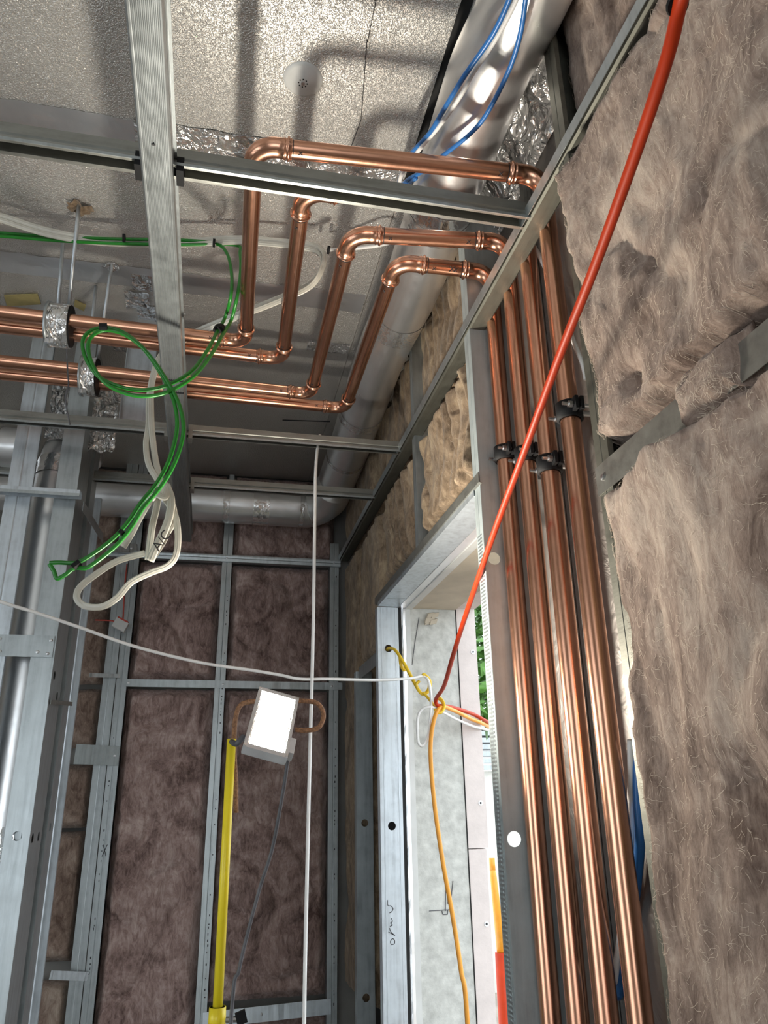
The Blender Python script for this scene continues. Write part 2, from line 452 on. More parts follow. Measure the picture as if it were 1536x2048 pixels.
# ================================================================== outside
tag(MB().box((.95, -6, -.3), (16, 16, 0)).build('ground', 'soil'), kind='structure')
hedge = thing('garden_tree', (1.9, 4.55, 0), 'leafy green tree outside the window opening', 'tree')
tr = MB().tube([(1.9, 4.55, 0), (1.92, 4.6, 1.2), (1.85, 4.5, 2.2)], [.06, .05, .03], 10).build('trunk', 'bark', hedge, True)
lv = MB()
for i in range(5000):
    p = V((1.9 + random.gauss(0, .38), 4.55 + random.gauss(0, .4), random.uniform(1.95, 3.5)))
    d = V((random.uniform(-1, 1), random.uniform(-1, 1), random.uniform(-.8, .3))).normalized()
    s_ = d.orthogonal().normalized(); l = random.uniform(.08, .14)
    u = d.cross(s_)
    lv.add([p, p + d * l * .5 + s_ * l * .26 + u * .006, p + d * l, p + d * l * .5 - s_ * l * .26 + u * .006], [(0, 1, 2), (0, 2, 3)])
tag(lv.build('foliage', 'leaf', hedge), kind='stuff')
nb = thing('neighbour_house', (3.2, 7.2, 0), 'pale rendered house wall far beyond the window opening', 'building')
MB().box((2.3, 7.0, 0), (6.0, 7.4, 1.75)).build('wall', 'fence', nb)
for k in range(7):
    MB().box((2.2, 6.96 - k * .0, 1.76 + k * .06), (6.1, 7.02 + k * .1, 1.80 + k * .06)).build('roof_batten', 'galv', nb)
op = thing('marker_post', at(990, 1905, x=1.35), 'orange and red marker post standing outside the window', 'post')
pt = at(985, 1737, x=1.35); pb = at(1003, 1905, x=1.35)
MB().tube([pb, pb.lerp(pt, .9), pt], [.021, .016, .012], 12).build('shaft', 'amber', op, True)
MB().tube([pt - V((0, 0, .01)), pt + V((0, 0, .045))], [.014, .014], 12).build('cap', 'amber', op, True)
MB().tube([(pb.x, pb.y, 0), pb], [.04, .03], 12).build('foot', 'orange', op, True)

# ================================================================== sheet metal helpers
def screw(p, nrm, parent, r=.0045):
    p, nrm = V(p), V(nrm)
    return MB().tube([p - nrm * .001, p + nrm * .0018, p + nrm * .0026], [r, r, r * .5], 10).build('screw', 'bolt', parent)

def print_dashes(parent, p0, p1, across, n, seed, nrm):
    """ink-jet print along a stud: groups of tiny dashes"""
    rnd = random.Random(seed); p0, p1, across, nrm = V(p0), V(p1), V(across), V(nrm)
    d = (p1 - p0); L = d.length; d.normalize(); m = MB(); s_ = 0
    while s_ < L:
        if rnd.random() < .6:
            l = rnd.uniform(.003, .009)
            m.hexa(p0 + d * (s_ + l / 2) + across * rnd.uniform(-.001, .001) + nrm * .001, d * l / 2, across * rnd.uniform(.0010, .0022), nrm * .0002)
        s_ += rnd.uniform(.012, .022) if rnd.random() < .85 else .09
    tag(m.build('printed_marking', 'ink', parent), 'black inkjet print marks', kind='stuff')

# ================================================================== back wall frame
EX, EY, EZ = V((1, 0, 0)), V((0, 1, 0)), V((0, 0, 1))
GB = 'back wall studs'
def flat_stud(x0, x1, y, z0, z1, label, mat='galv', depth=.05, lip=True, name='steel_stud', group=None, holes=()):
    """stud whose flange faces the room: face x0..x1 at y, webs running back"""
    t = thing(name, ((x0 + x1) / 2, y, z0), label, 'stud', group)
    w = x1 - x0
    prof = [(0, .0), (w * .45, 0), (w * .5, .0012), (w * .55, 0), (w, 0)]
    if holes:
        hv, hf = holed_web(w, z1 - z0, [(w / 2, h) for h in holes], .0115)
        mesh('flange', [V((x0 + a, y, z0 + c)) for a, c in hv], hf, mat, t, False, .0012)
    else: sheet_profile('flange', prof, (x0, y, z0), (x0, y, z1), EX, EY, mat, t)
    sheet_profile('web', [(0, 0), (0, depth)], (x0, y, z0), (x0, y, z1), EX, EY, mat, t)
    if lip: sheet_profile('return_lip', [(w, 0), (w, .012)], (x0, y, z0), (x0, y, z1), EX, EY, mat, t)
    return t
sA = flat_stud(-.425, -.378, YB - .004, 0, ZC, 'back wall stud with plain face, left of the printed stud', depth=.06)
sA2 = flat_stud(-.374, -.335, YB, 0, ZC, 'back wall stud with black printed marks beside the left bay')
print_dashes(sA2, (-.362, YB, .4), (-.362, YB, 1.9), EX, 0, 3, -EY)
MB().tube([(-.36, YB - .001, 1.33), (-.345, YB - .001, 1.37)], .0012, 6).build('marker_cross', 'ink', sA2)
MB().tube([(-.345, YB - .001, 1.33), (-.36, YB - .001, 1.37)], .0012, 6).build('marker_cross', 'ink', sA2)
sB = flat_stud(.012, .052, YB, 0, ZC - .06, 'middle back wall stud behind the yellow pole')
print_dashes(sB, (.042, YB, .6), (.042, YB, 2.4), EX, 0, 5, -EY)
MB().hexa((.032, YB + .002, ZC - .045), (.011, 0, 0), (0, .001, 0), (0, 0, .03)).build('fork_tab', 'galv', sB)
sC = flat_stud(.485, .523, YB, 0, 2.60, 'corner stud where back wall meets right wall')
print_dashes(sC, (.512, YB, .8), (.512, YB, 2.45), EX, 0, 8, -EY)

tk = thing('ceiling_track', (.05, YB - .02, 2.49), 'horizontal steel track across the back wall under the silver duct', 'track')
sheet_profile('track_web', [(0, .03), (0, 0), (.012, -.002), (.016, .002), (.024, 0), (.030, .0), (.030, .03)], (-.47, YB - .012, 2.488), (.53, YB - .012, 2.488), EZ, EY, 'galv', tk)
for x in (-.36, .03, .5): screw((x, YB - .012, 2.503), -EY, tk)
def strap(name, p0, p1, h, label, mat='galv', screws=(), cat='strap', th=.001, nrm=-EY, group=None):
    p0, p1 = V(p0), V(p1); d = (p1 - p0).normalized(); up = nrm.cross(d).normalized()
    t = thing(name, (p0 + p1) / 2, label, cat, group)
    v = []; f = []; n = 24
    for i in range(n + 1):
        p = p0.lerp(p1, i / n) + nrm * (.0018 * noise.noise(V((i * .7, p0.z * 9, 2))))
        v += [p - up * h / 2, p + up * h / 2]
    for i in range(n): f.append((2 * i, 2 * i + 1, 2 * i + 3, 2 * i + 2))
    mesh('strap_body', v, f, mat, t, False, th)
    for s_ in screws: screw(p0.lerp(p1, s_) + nrm * .001, nrm, t)
    return t
strap('nogging_strap', (-.345, YB - .005, 1.965), (.54, YB - .005, 1.962), .030, 'flat strap across the back wall behind the flood light', screws=(.02, .44, .95))
strap('nogging_strap', (.04, YB - .006, .785), (.50, YB - .006, .80), .05, 'lowest pale flat strap in the right bay of the back wall', 'galv_new', screws=(.45,))
GL = 'short bridging pieces by the left box'
strap('bridging_piece', at(178, 1350, y=3.2), at(240, 1352, y=YB - .006), .016, 'thin narrow bridging piece above the wide bridging plate', screws=(), group=GL)
strap('bridging_piece', at(150, 1508, y=3.19), at(238, 1512, y=YB - .006), .072, 'wide bridging plate between left box and back wall stud', 'galv_matte', screws=(.9,), group=GL)
strap('bridging_piece', at(100, 1950, y=3.19), at(176, 1953, y=YB - .006), .028, 'lowest pale bridging piece beside the left box', 'galv_new', screws=(), group=GL)

# ================================================================== insulation
def batt(axis, u0, u1, z0, z1, depth, bulge, label, mat, seed, nu=40, nz=60, amp=.014, vfold=0.0, rag=.006, edge=.05, group='insulation batts', fibres=0, back=.06, dents=()):
    """mineral wool batt; axis 'y' = on the back wall (u is x, faces -y), 'x' = on the right wall (u is y, faces -x)"""
    name = 'insulation_batt'
    u0_, u1_ = u0, u1
    def P(u, z, d): return V((u, depth - d, z)) if axis == 'y' else V((depth - d, u, z))
    base = P((u0 + u1) / 2, z0, 0)
    t = thing(name, base, label, 'insulation', group)
    v = []; f = []
    def disp(u, z):
        e = min(u - u0, u1 - u, z - z0, z1 - z)
        k = max(0.0, min(1.0, e / edge)); k = k * k * (3 - 2 * k)
        q = V((u * 7 + seed * 3.1, z * 7, seed))
        d = amp * (noise.noise(q * .6) + .45 * noise.noise(q * 1.5) + .16 * noise.noise(q * 4.1) + .07 * noise.noise(q * 11))
        # creases: ridged noise
        r = 1 - abs(noise.noise(V((u * 5 + seed, z * 5 * (.45 if vfold else 1.1) + 9, seed * 1.7)))) * 2.2
        d -= amp * .7 * (max(0, r - .5) / .5) ** 2
        if vfold:
            c = u * 15 + 1.5 * noise.noise(V((u * 3.5, z * 3, seed))) + .7 * noise.noise(V((u * 8, z * 3.5, seed + 3)))
            d += vfold * (abs(math.sin(c * math.pi)) * (.75 + .7 * noise.noise(V((u * 11, z * 4, seed + 5)))) - .45)
        for (du, dz_, rr, dd) in dents:
            s_ = ((u - du) ** 2 + (z - dz_) ** 2) / (rr * rr)
            d -= dd * math.exp(-s_)
        return (bulge + d) * k - back * (1 - k)
    for j in range(nz + 1):
        for i in range(nu + 1):
            u = u0 + (u1 - u0) * i / nu; z = z0 + (z1 - z0) * j / nz
            d = disp(u, z)
            ju = rag * noise.noise(V((u * 30, z * 30, seed + 2))); jz = rag * noise.noise(V((u * 30, z * 30, seed + 8)))
            v.append(P(u + ju, z + jz, d))
    W = nu + 1
    for j in range(nz):
        for i in range(nu):
            a = j * W + i; f.append((a, a + 1, a + W + 1, a + W))
    # closed back
    n0 = len(v)
    for (u, z) in ((u0, z0), (u1, z0), (u1, z1), (u0, z1)): v.append(P(u, z, -back - .004))
    f.append((n0, n0 + 1, n0 + 2, n0 + 3))
    f.append(tuple(range(0, W)) + (n0 + 1, n0)); f.append(tuple(range(nz * W, nz * W + W)) + (n0 + 2, n0 + 3))
    f.append(tuple(j * W for j in range(nz + 1)) + (n0 + 3, n0)); f.append(tuple(j * W + nu for j in range(nz + 1)) + (n0 + 2, n0 + 1))
    mesh('batt_body', v, f, mat, t, True)
    if fibres:
        rnd = random.Random(seed); m = MB()
        for i in range(fibres):
            if rnd.random() < .35:
                u = (u1 - rnd.random() ** 2 * .03) if rnd.random() < .6 else rnd.uniform(u0, u1)
                z = rnd.uniform(z0 + .01, z1 - .01) if u > u1 - .04 else (z0 + rnd.random() ** 2 * .03 if rnd.random() < .5 else z1 - rnd.random() ** 2 * .03)
            else: u = rnd.uniform(max(u0 + .02, u1 - .85), u1 - .01); z = rnd.uniform(z0 + .01, z1 - .01)
            a = rnd.uniform(0, 6.28); l = rnd.uniform(.006, .02); h = rnd.uniform(.0004, .002); pts = []
            for k in range(4):
                uu = u + math.cos(a + k * .25) * l * k / 3; zz = z + math.sin(a + k * .25) * l * k / 3
                pts.append(P(uu, zz, disp(min(max(uu, u0), u1), min(max(zz, z0), z1)) + .0005 + h * math.sin(math.pi * k / 3)))
            sd = V((-math.sin(a), 0, math.cos(a))) if axis == 'y' else V((0, -math.sin(a), math.cos(a)))
            w = .0002
            m.add([pts[0] - sd * w, pts[0] + sd * w, pts[1] - sd * w, pts[1] + sd * w, pts[2] - sd * w, pts[2] + sd * w, pts[3]], [(0, 1, 3, 2), (2, 3, 5, 4), (4, 5, 6)])
        tag(m.build('loose_fibres', 'fibre', t), kind='stuff')
    return t
GI = 'insulation batts of the back wall'; GR = 'insulation batts of the right wall'
D0 = YB + .015
bt = [(-.332, .010, 1.985, 2.486, 'mauve batt in the left bay of the back wall, above the flat strap'),
      (.056, .483, 1.985, 2.486, 'mauve batt in the right bay of the back wall, above the flat strap'),
      (-.332, .010, .45, 1.945, 'tall mauve batt in the left bay of the back wall, below the flat strap'),
      (.056, .483, .83, 1.945, 'tall mauve batt behind the flood light, right bay of the back wall'),
      (-.332, .010, 2.52, ZC - .01, 'batt above the back wall track, left of the middle stud'),
      (.056, .505, 2.52, ZC - .01, 'batt above the back wall track, right of the middle stud'),
      (-.332, .010, .0, .44, 'lowest batt of the back wall, left bay'),
      (.056, .483, .0, .76, 'lowest batt of the back wall, right bay')]
for i, (a, c, z0, z1, lb) in enumerate(bt):
    batt('y', a, c, z0, z1, D0, .012, lb, 'wool_back', 11 + i * 3, 50, int(20 + 90 * (z1 - z0)), .026, edge=.03, group=GI, back=.03)
nl = [(2.30, ZC - .01, 'uppermost dark batt left of the printed stud'), (1.965, 2.28, 'batt left of the printed stud, above the thin bridging piece'), (1.72, 1.945, 'batt left of the printed stud, below the thin bridging piece'),
      (1.43, 1.655, 'batt left of the printed stud, under the wide bridging plate'), (.99, 1.415, 'tall batt left of the printed stud, under the black seam'), (.0, .93, 'lowest folded batt left of the printed stud')]
for i, (z0, z1, lb) in enumerate(nl):
    batt('y', -.78, -.428, z0, z1, D0 + .01, .006, lb, 'wool', 61 + i * 2, 30, int(12 + 60 * (z1 - z0)), .014 if i < 4 else .022, edge=.02, group=GI, back=.03)
# right wall, far end and above the window head
X0 = XW + .012
batt('x', 2.90, 3.235, .85, 2.50, X0 + .016, .01, 'dark brown batt on the right wall next to the corner stud', 'wool_tan', 31, 34, 90, .010, .006, edge=.03, group=GR)
batt('x', 2.49, 2.89, 1.975, 2.50, X0 + .016, .010, 'dark batt left of the window frame, above the open bay', 'wool_tan', 33, 40, 50, .011, .008, edge=.03, group=GR)
batt('x', 1.97, 2.47, 2.165, 2.512, X0 + .03, .02, 'folded tan batt above the window head, left of the loose batt', 'wool_tan', 35, 100, 60, .010, .024, edge=.04, group=GR, fibres=400)
batt('x', 1.47, 1.955, 2.165, 2.512, X0 + .03, .024, 'loose crumpled tan batt over the window head beside the jamb stud', 'wool_tan', 37, 110, 70, .012, .036, edge=.045, rag=.012, group=GR, fibres=700)
batt('x', 1.47, 2.02, 2.53, ZC - .012, X0 + .05, .025, 'upper tan batt beside the silver duct, nearer half', 'wool_tan', 39, 80, 60, .012, .020, edge=.04, group=GR, fibres=300, back=.03)
batt('x', 2.04, 2.60, 2.53, ZC - .012, X0 + .05, .025, 'upper tan batt beside the silver duct, farther half', 'wool_tan', 41, 70, 50, .012, .018, edge=.04, group=GR, back=.03)
batt('x', 2.62, 3.22, 2.51, ZC - .012, X0 + .02, .015, 'upper dark batt in the corner under the duct bend', 'wool_tan', 43, 50, 40, .012, .01, edge=.03, group=GR)
# right wall, near the camera
batt('x', -.75, .915, 1.962, 2.485, X0 - .012, .022, 'large brown batt between the ceiling track and the flat strap', 'wool', 51, 190, 80, .019, .003, edge=.028, rag=.010, group=GR, fibres=8000, dents=((.80, 2.03, .02, .018), (.62, 2.28, .06, .012), (.70, 2.22, .05, .014)))
batt('x', -.75, .915, .55, 1.918, X0 - .012, .026, 'largest brown batt, below the flat strap at the right edge', 'wool', 53, 190, 190, .019, .003, edge=.030, rag=.009, group=GR, fibres=13000, dents=((.66, 1.50, .05, .02), (.60, 1.38, .06, .016)))
batt('x', -.75, .93, 2.545, ZC - .02, X0 + .03, .02, 'brown batt above the ceiling track at the top right', 'wool', 55, 150, 50, .018, .012, edge=.03, back=.04, group=GR, fibres=900)
s_ = strap('wall_strap', (XW - .002, .928, 1.928), (XW - .002, -.75, 1.934), .044, 'grey flat strap sunk into the near right wall insulation', 'galv_warm', screws=(.012,), nrm=-EX)

batt('x', .585, .715, 1.893, 1.975, X0 - .016, .016, 'small tuft of wool pulled over the flat strap', 'wool', 57, 40, 30, .008, .006, edge=.025, rag=.012, group=GR, fibres=300, back=.012)

# ================================================================== right wall frame
GRS = 'right wall studs'
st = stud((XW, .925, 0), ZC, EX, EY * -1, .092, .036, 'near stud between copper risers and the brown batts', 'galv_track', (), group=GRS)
st = stud((XW, 1.41, 0), ZC, EX, EY, .092, .040, 'jamb stud right of the window beside the copper risers', 'galv_matte', (at(1030, 1678, y=1.41).z, at(988, 1117, y=1.41).z), hr=.0135, group=GRS, hu=at(988, 1117, y=1.41).x - XW)
rb = MB()
for i in range(150):
    z = .9 + i * .0075
    rb.hexa((XW - .0006, 1.432, z), (.0006, 0, 0), (0, .012, 0), (0, 0, .0018))
tag(rb.build('knurling', 'galv', st), kind='stuff')
st = stud((XW - .004, WY1 - .008, 0), 2.112, EX, EY, .070, .036, 'bright jamb stud left of the window with handwritten numbers', 'galv_new', (at(784, 1652, y=WY1 - .008).z, at(776, 1297, y=WY1 - .008).z), hr=.0125, group=GRS)
JY = WY1 - .008
for p in ((XW + .008), (XW + .055)):
    MB().box((p, JY - .0016, .3), (p + .0035, JY - .0004, 2.11)).build('web_rib', 'galv_new', st)
st2 = stud((XW, 2.872, 0), 1.965, EX, EY, .060, .036, 'grey stud set back left of the window frame', 'galv', (at(730, 1996, y=2.872).z, at(728, 1646, y=2.872).z), hr=.0125, group=GRS)
stud((.607, 1.222, 0), 2.9, EY, EX, .018, .016, 'speckled narrow stud flange behind the copper risers', 'galv_warm', (), group=GRS, lip=.004)
stud((XW + .012, 1.96, 2.16), .74, EX, EY, .08, .03, 'short stud above the window head between two batts', 'galv', (), group=GRS)
# handwriting on the bright jamb stud
def text_mesh(s, size, name, mat, M4, parent, extrude=.0002):
    cu = bpy.data.curves.new('lettering', 'FONT'); cu.body = s; cu.size = size; cu.extrude = extrude; cu.align_x = 'CENTER'; cu.align_y = 'CENTER'
    o = bpy.data.objects.new('lettering', cu); COL.objects.link(o)
    bpy.context.view_layer.update()
    me = bpy.data.meshes.new_from_object(o.evaluated_get(bpy.context.evaluated_depsgraph_get()))
    vs_ = [M4 @ v.co for v in me.vertices]; fs = [tuple(p.vertices) for p in me.polygons]
    bpy.data.objects.remove(o)
    return mesh(name, vs_, fs, mat, parent)
def stroke(name, pts, r, mat, parent): return MB().tube(catmull(pts, 6), r, 6).build(name, mat, parent, True)
for chars in ([(775, 1800), (776, 1811), (782, 1812), (786, 1817), (784, 1823), (779, 1826)],
              [(783, 1836), (785, 1843), (781, 1846), (785, 1850), (780, 1853)],
              [(779, 1856), (782, 1864), (790, 1871), (777, 1864)],
              [(785, 1877), (781, 1883), (783, 1889), (789, 1887), (789, 1880), (785, 1877)]):
    stroke('handwritten_digit', [at(x, y, y=JY - .0012) for x, y in chars], .0010, 'ink', st)
hd = thing('window_header', (XW, (1.44 + WY1) / 2, 2.115), 'bright steel header track over the window opening', 'track')
sheet_profile('header_web', [(0, .030), (0, 0), (.07, 0), (.07, .03)], (XW - .003, 1.445, 2.114), (XW - .003, WY1 - .01, 2.114), EX, EZ, 'galv_new', hd)
sheet_profile('header_lip', [(-.001, .036), (-.001, .014), (.006, .012)], (XW - .005, 1.40, 2.114), (XW - .005, WY1 + .02, 2.114), EX, EZ, 'galv_warm', hd)
MB().box((XW + .004, 2.33, 2.1125), (XW + .062, 2.335, 2.1135)).build('fold_line', 'galv', hd)
strap('nogging_strap', (XW + .01, 2.49, 1.955), (XW + .01, 2.86, 1.955), .045, 'dark nogging over the open bay left of the window', 'galv', nrm=-EX)

# ================================================================== ceiling grid
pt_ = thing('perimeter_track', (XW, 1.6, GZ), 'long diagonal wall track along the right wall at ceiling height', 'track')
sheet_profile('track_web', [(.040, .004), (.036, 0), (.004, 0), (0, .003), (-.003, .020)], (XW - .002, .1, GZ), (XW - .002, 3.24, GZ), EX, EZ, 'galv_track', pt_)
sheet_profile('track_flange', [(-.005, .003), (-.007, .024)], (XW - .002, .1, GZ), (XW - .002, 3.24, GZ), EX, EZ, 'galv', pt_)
def cross(y, x0, x1, label, mat='galv_warm', h=.030, w=.030):
    t = thing('cross_channel', ((x0 + x1) / 2, y, GZ), label, 'channel', 'ceiling grid channels')
    prof = [(-w * .5 + .007, 0), (-w * .5, 0), (-w * .5, .008), (-w * .5 + .003, .011), (-w * .5, .014), (-w * .5, h), (w * .5, h), (w * .5, 0), (w * .5 - .007, 0)]
    sheet_profile('channel_body', prof, (x0, y, GZ + .004), (x1, y, GZ + .004), EY, EZ, mat, t)
    sheet_profile('bead_edge', [(-w * .5 - .003, .0), (-w * .5 - .003, .006)], (x0, y, GZ - .001), (x1, y, GZ - .001), EY, EZ, 'galv', t)
    for x in (-.14 - .034, -.14 + .034):
        b = MB().box((x - .006, y - .02, GZ - .012), (x + .006, y + .016, GZ + .018)).build('grid_clip', 'black' if y < 1.5 else 'galv_warm', t)
    return t
cross(1.066, -1.6, .528, 'nearest cross channel of the ceiling grid, in front of the copper bends', 'galv_warm', .034, .034)
cross(2.095, -1.6, .528, 'second cross channel of the ceiling grid, below the copper elbows')
cross(2.49, -1.6, .528, 'third cross channel of the ceiling grid, just before the back duct')
lg = thing('main_channel', (-.14, 1.5, GZ - .02), 'wide ribbed main channel running away from the camera under the grid', 'channel', 'ceiling grid channels')
prof = [(-.030, .034), (-.026, .034), (-.026, .004), (-.023, 0), (-.0205, 0)]
for k in range(8):
    a = -.0195 + k * .005
    prof += [(a, 0), (a + .0008, .0016), (a + .0030, .0016), (a + .0040, 0)]
prof += [(.0215, 0), (.0245, .002), (.0245, .010), (.0235, .013), (.0245, .016), (.0245, .024), (.0235, .027), (.0245, .030), (.0245, .034), (.030, .034)]
LA = V((-.142, .05, GZ - .018)); LB_ = V((-.142, 3.02, GZ - .018))
lb_ = sheet_profile('channel_body', prof, LA, LB_, EX, EZ, 'galv_main', lg)
for yy in (1.74, 1.80):
    MB().box((-.142 - .022, yy - .003, GZ - .0195), (-.142 + .026, yy + .003, GZ - .0178)).build('marker_band', 'ink', lg)
MB().box((-.142 - .006, .99, GZ - .0195), (-.142 + .0005, .993, GZ - .0178)).build('marker_tick', 'ink', lg)

# ================================================================== left box frame
BX, BY = -.42, 2.2
GLB = 'studs of the left box frame'
flat_stud(-.478, -.420, BY, 0, ZC, 'right front stud of the left box with round service hole', 'galv', .07, group=GLB, holes=(at(40, 1672, y=BY).z,))
flat_stud(-.608, -.542, BY, 0, ZC, 'left front stud of the left box at the picture edge', 'galv_new', .06, group=GLB)
# side studs: webs face the room sideways
def side_stud(y0, y1, label, holes, mat='galv', z1=ZC, x=BX):
    t = stud((x, y0, 0), z1, EY, EX * -1, y1 - y0, .035, label, mat, holes, hr=.012, group=GLB)
    return t
side_stud(2.215, 2.30, 'dark side stud of the left box, next to its front corner', (1.43, 1.84), x=BX - .004)
side_stud(2.335, 2.42, 'middle side stud of the left box with service holes', (1.43, 1.80), x=BX - .012)
side_stud(2.455, 2.545, 'third side stud of the left box', (1.45,), x=BX - .006)
flat_stud(-.452, -.412, 2.60, 0, 2.50, 'rear corner stud of the left box with bright edge', 'galv_new', .05, group=GLB)
for q in ((62, 1672), ):
    pass
bp = thing('box_plate', (-.5, BY - .004, 1.86), 'short steel plate screwed across the front of the left box', 'plate')
p0 = at(-30, 1290, y=BY - .004); p1 = at(108, 1290, y=BY - .004)
zc_ = (p0.z + p1.z) / 2
MB().box((-.62, BY - .0055, zc_ - .031), (-.424, BY - .003, zc_ + .027)).build('plate_body', 'galv', bp)
for dx, dz in ((-.432, .014), (-.462, -.018), (-.555, -.018), (-.436, -.022), (-.56, .015)): screw((dx, BY - .0055, zc_ + dz), -EY, bp)
rl = thing('box_head_track', (-.5, BY - .03, 2.33), 'narrow track lying across the left box studs near the ceiling grid', 'track')
zr = at(80, 985, y=BY - .03).z
sheet_profile('track_web', [(-.018, -.010), (-.018, .008), (.0, .010), (.02, .008), (.02, -.006)], (-.66, BY - .03, zr), (-.402, BY - .03, zr), EY, EZ, 'galv_new', rl)
sheet_profile('track_lip', [(-.020, -.012), (-.020, -.003)], (-.66, BY - .03, zr), (-.402, BY - .03, zr), EY, EZ, 'galv', rl)
strap('diagonal_brace', at(166, 1012, y=BY + .02), at(206, 1078, y=2.62), .03, 'diagonal steel brace at the top of the left box side', 'galv', nrm=V((1, 0, 0)))
strap('box_side_plate', (BX + .003, 2.22, 1.765), (BX + .003, 2.56, 1.80), .012, 'slanted steel edge on the side of the left box', 'galv_warm', nrm=V((1, 0, 0)))
strap('box_tie_plate', at(215, 1095, y=3.2), at(275, 1097, y=YB - .006), .04, 'small steel plate tying the left box to the back wall', 'galv', screws=(.3, .8))

# ================================================================== ducts
def duct(name, pts, r, label, bands=(), seg=32, wob=.0015, mat='ductfoil', group='silver ducts'):
    t = thing(name, pts[0], label, 'duct', group)
    pp = catmull(pts, 14)
    rs = [r * (1 + wob / r * noise.noise(V((i * .21, r * 99, pts[0].x)))) for i in range(len(pp))]
    MB().tube(pp, rs, seg).build('duct_body', mat, t, True)
    for (k, n_, rr) in bands:
        a = int(k * (len(pp) - 1)); sub = pp[a:a + n_]
        MB().tube(sub, [r * rr] * len(sub), seg, False).build('tape_band', 'ducttape', t, True)
    return t
R1 = .079
dp = [V((.468, -.6, 2.83)), V((.468, .3, 2.83)), V((.468, .856, 2.83)), V((.456, 1.05, 2.831)), V((.473, 1.65, 2.833)), V((.462, 2.05, 2.83)), V((.468, 2.6, 2.80)), V((.462, 2.90, 2.77))]
duct('round_duct', dp, R1, 'long silver foil duct beside the right wall under the ceiling', ((.50, 3, 1.012), (.515, 2, 1.02), (.63, 4, 1.012), (.80, 2, 1.015), (.90, 2, 1.02)), 40)
duct('round_duct', [V((.455, 2.96, 2.755)), V((.445, 3.06, 2.735)), V((.385, 3.125, 2.715)), V((.30, 3.13, 2.71)), V((.0, 3.13, 2.71)), V((-.45, 3.13, 2.71)), V((-1.2, 3.13, 2.71))], .080, 'silver foil duct running across the top of the back wall', ((.34, 2, 1.015), (.46, 3, 1.02), (.58, 4, 1.015), (.66, 2, 1.02)), 36)
duct('round_duct', [V((-.512, 2.33, 0)), V((-.512, 2.33, 1.0)), V((-.512, 2.33, 2.0)), V((-.512, 2.34, 2.45)), V((-.50, 2.42, 2.62)), V((-.50, 2.56, 2.68)), V((-.50, 2.7, 2.69))], .062, 'upright silver duct inside the left box frame', ((.22, 3, 1.03), (.50, 4, 1.04), (.58, 2, 1.05), (.70, 3, 1.03)), 32)
duct('round_duct', [V((-.62, 2.45, 2.60)), V((-.9, 2.45, 2.60)), V((-1.4, 2.45, 2.60))], .065, 'silver duct stub at the left edge behind the box frame', ((.2, 3, 1.02),), 28)
# crinkled foil closing the gap between duct and right wall
cf = thing('foil_wrap', (.58, 1.0, 2.80), 'crumpled shiny foil between the long duct and the right wall', 'foil')
v = []; f = []
NU, NV = 34, 120
for j in range(NV + 1):
    y = .1 + (1.42 - .1) * j / NV
    for i in range(NU + 1):
        k = i / NU
        x = .525 + .10 * k; z = 2.905 - .10 * k * k
        d = .010 * noise.noise(V((x * 30, y * 22, 3))) + .006 * noise.noise(V((x * 70, y * 60, 8)))
        v.append((x - .6 * d, y, z - abs(d) * 1.1 - .004))
for j in range(NV):
    for i in range(NU):
        a = j * (NU + 1) + i; f.append((a, a + 1, a + NU + 2, a + NU + 1))
mesh('foil_sheet', v, f, 'foil', cf, False, .0006)
strap('perforated_strap', at(1108, 150, x=.60), at(1142, 318, x=.56), .022, 'thin grey perforated strap hanging beside the crumpled foil', 'galv_track', nrm=-EX)

# ================================================================== copper pipes
PR = .0175
def camside(p, axis):
    n = (EYE - V(p)); n -= V(axis) * n.dot(V(axis)); return n.normalized()
def ring(p, axis, parent, r=PR + .0004):
    axis = V(axis); MB().tube([V(p) - axis * .0008, V(p) + axis * .0008], r, 24, False).build('marker_line', 'ink', parent)
def cross_mark(p, axis, parent, off=0.0, s=.006):
    axis = V(axis).normalized(); n = camside(p, axis)
    w = axis.cross(n)
    n = (n * math.cos(off) + w * math.sin(off)).normalized(); w = axis.cross(n)
    c = V(p) + n * (PR + .0002)
    for sg in (1, -1):
        MB().tube([c - (axis + w * sg) * s * .7, c + n * .0004, c + (axis + w * sg) * s * .7], .0008, 5).build('marker_cross', 'ink', parent)
def straight(a, c, parent):
    a, c = V(a), V(c)
    return MB().tube([a, c], PR, 28, False).build('pipe_length', 'copper', parent, True)
RB = .040; SK = .030
def elbow(c, din, dout, parent, marks=True):
    """press elbow: din = direction of travel into the corner, dout = out of it"""
    c, din, dout = V(c), V(din).normalized(), V(dout).normalized()
    a = c - din * RB; e = c + dout * RB; o = c - din * RB + dout * RB
    sock = [(0, 1.06), (.05, 1.10), (.13, 1.10), (.16, 1.24), (.22, 1.30), (.28, 1.24), (.31, 1.10), (.42, 1.08), (.46, 1.16), (.50, 1.16), (.54, 1.08), (.95, 1.07)]
    pts = []; rs = []
    for s_, k in sock: pts.append(a - din * SK * (1 - s_)); rs.append(PR * k)
    N = 14
    for i in range(N + 1):
        t = math.pi / 2 * i / N
        pts.append(o - dout * RB * math.cos(t) + din * RB * math.sin(t)); rs.append(PR * 1.07)
    for s_, k in reversed(sock): pts.append(e + dout * SK * (1 - s_)); rs.append(PR * k)
    el = MB().tube(pts, rs, 28, False).build('elbow', 'copper_fit', parent, True)
    if marks:
        ring(a - din * (SK + .002), din, el); ring(e + dout * (SK + .002), dout, el)
    return a - din * SK, e + dout * SK
XR = .578
